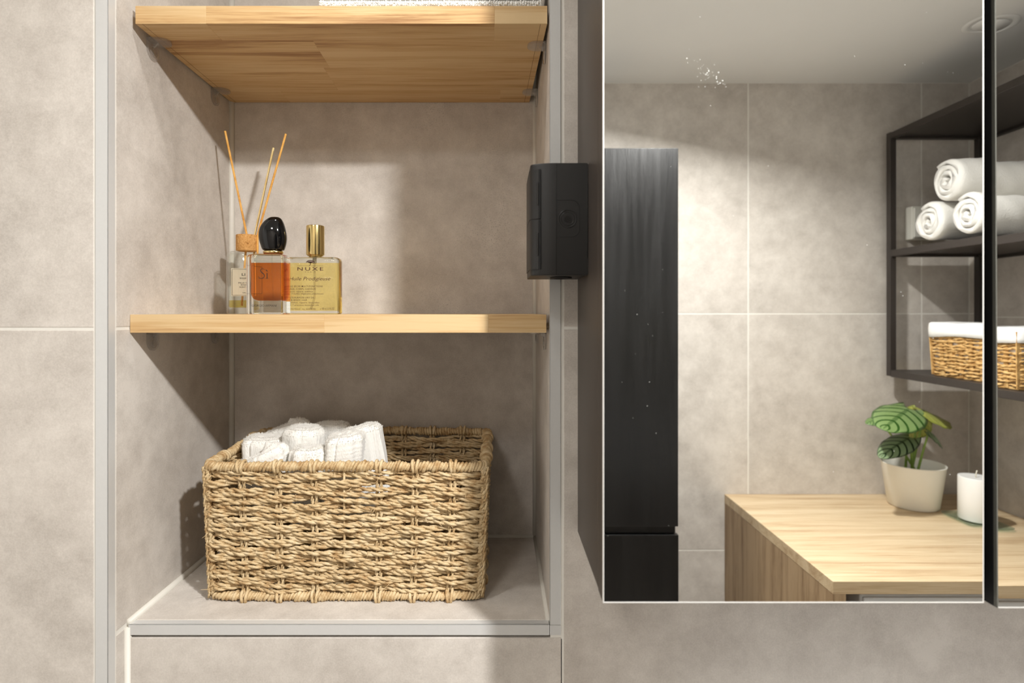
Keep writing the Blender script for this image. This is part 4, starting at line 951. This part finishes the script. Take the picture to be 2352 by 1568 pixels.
# lined rattan basket on the lower board
rb_x0,rb_x1=1.315,1.560; rb_y0=.406-1.732; rb_y1=.406-1.434; rbc=((rb_x0+rb_x1)/2,(rb_y0+rb_y1)/2)
rb=thing('rattan_basket','small woven rattan basket with a white cloth lining on the steel shelf','basket',(rbc[0],rbc[1],Z(zb_)))
rz0=Z(zb_)+.010; rz1=Z(-.045)
hx_,hy_=(rb_x1-rb_x0)/2-.004,(rb_y1-rb_y0)/2-.004
sp2=woven_basket(rb,rbc,hx_-.006,hy_-.006,hx_,hy_,rz0,rz1,[-.082,-.041,0,.041,.082],(-.75,-.5,-.25,0,.25,.5,.75),13,M['rattan'],.0032,.0012,.0026,.05,.0105,single=False,corner=.012,pname='woven_strand')
for (p,q_) in zip(sp2(0),sp2(1)):
    sx=abs(abs(p[1])-(hy_-.006))<1e-6
    w1,w2=(.006,.0018) if sx else (.0018,.006)
    mb=MB().loft([[(rbc[0]+a[0]+i*w1,rbc[1]+a[1]+j*w2,z) for i,j in ((-1,-1),(1,-1),(1,1),(-1,1))] for a,z in ((p,rz0-.006),(q_,rz1+.002))])
    obj('stake',mb,M['rattan'],rb)
obj('base_mat',MB().rbox(rbc[0]-hx_+.006,rbc[0]+hx_-.006,rbc[1]-hy_+.006,rbc[1]+hy_-.006,Z(zb_)+.0006,Z(zb_)+.008,.002),M['rattan'],rb)
P2,N2=rrect(hx_+.004,hy_+.004,.018,.006); n=len(P2)
lv=[(-.034,.0035),(-.033,.0060),(-.020,.0070),(-.006,.0068),(.004,.0050),(.0075,.0000),(.006,-.006),(-.02,-.0095),(-.09,-.011)]
wob=smooth_noise(n,18,.0016); hem=smooth_noise(n,9,.0030)
rings=[]
for k,(dz,do) in enumerate(lv):
    rings.append([(rbc[0]+P2[i,0]+N2[i,0]*(do+wob[i]*(1 if k<5 else .3)),rbc[1]+P2[i,1]+N2[i,1]*(do+wob[i]*(1 if k<5 else .3)),rz1+.006+dz+(hem[i] if k<2 else wob[i]*.8)) for i in range(n)])
obj('cloth_lining',MB().loft(rings,True,False),M['lining'],rb,True)

# wall socket behind the towels
so=mir(2094,515,1.94)
sk=thing('wall_socket','white plastic wall socket on the tiles behind the rolled bath towels','socket',(so.x+.016,OY,so.z-.056))
obj('box',MB().rbox(so.x-.024,so.x+.060,OY+.0005,OY+.034,so.z-.056,so.z+.056,.004,3),M['whiteplastic'],sk)
obj('cover',MB().rbox(so.x-.020,so.x+.056,OY+.033,OY+.040,so.z-.050,so.z+.050,.003,3),M['whiteplastic'],sk)
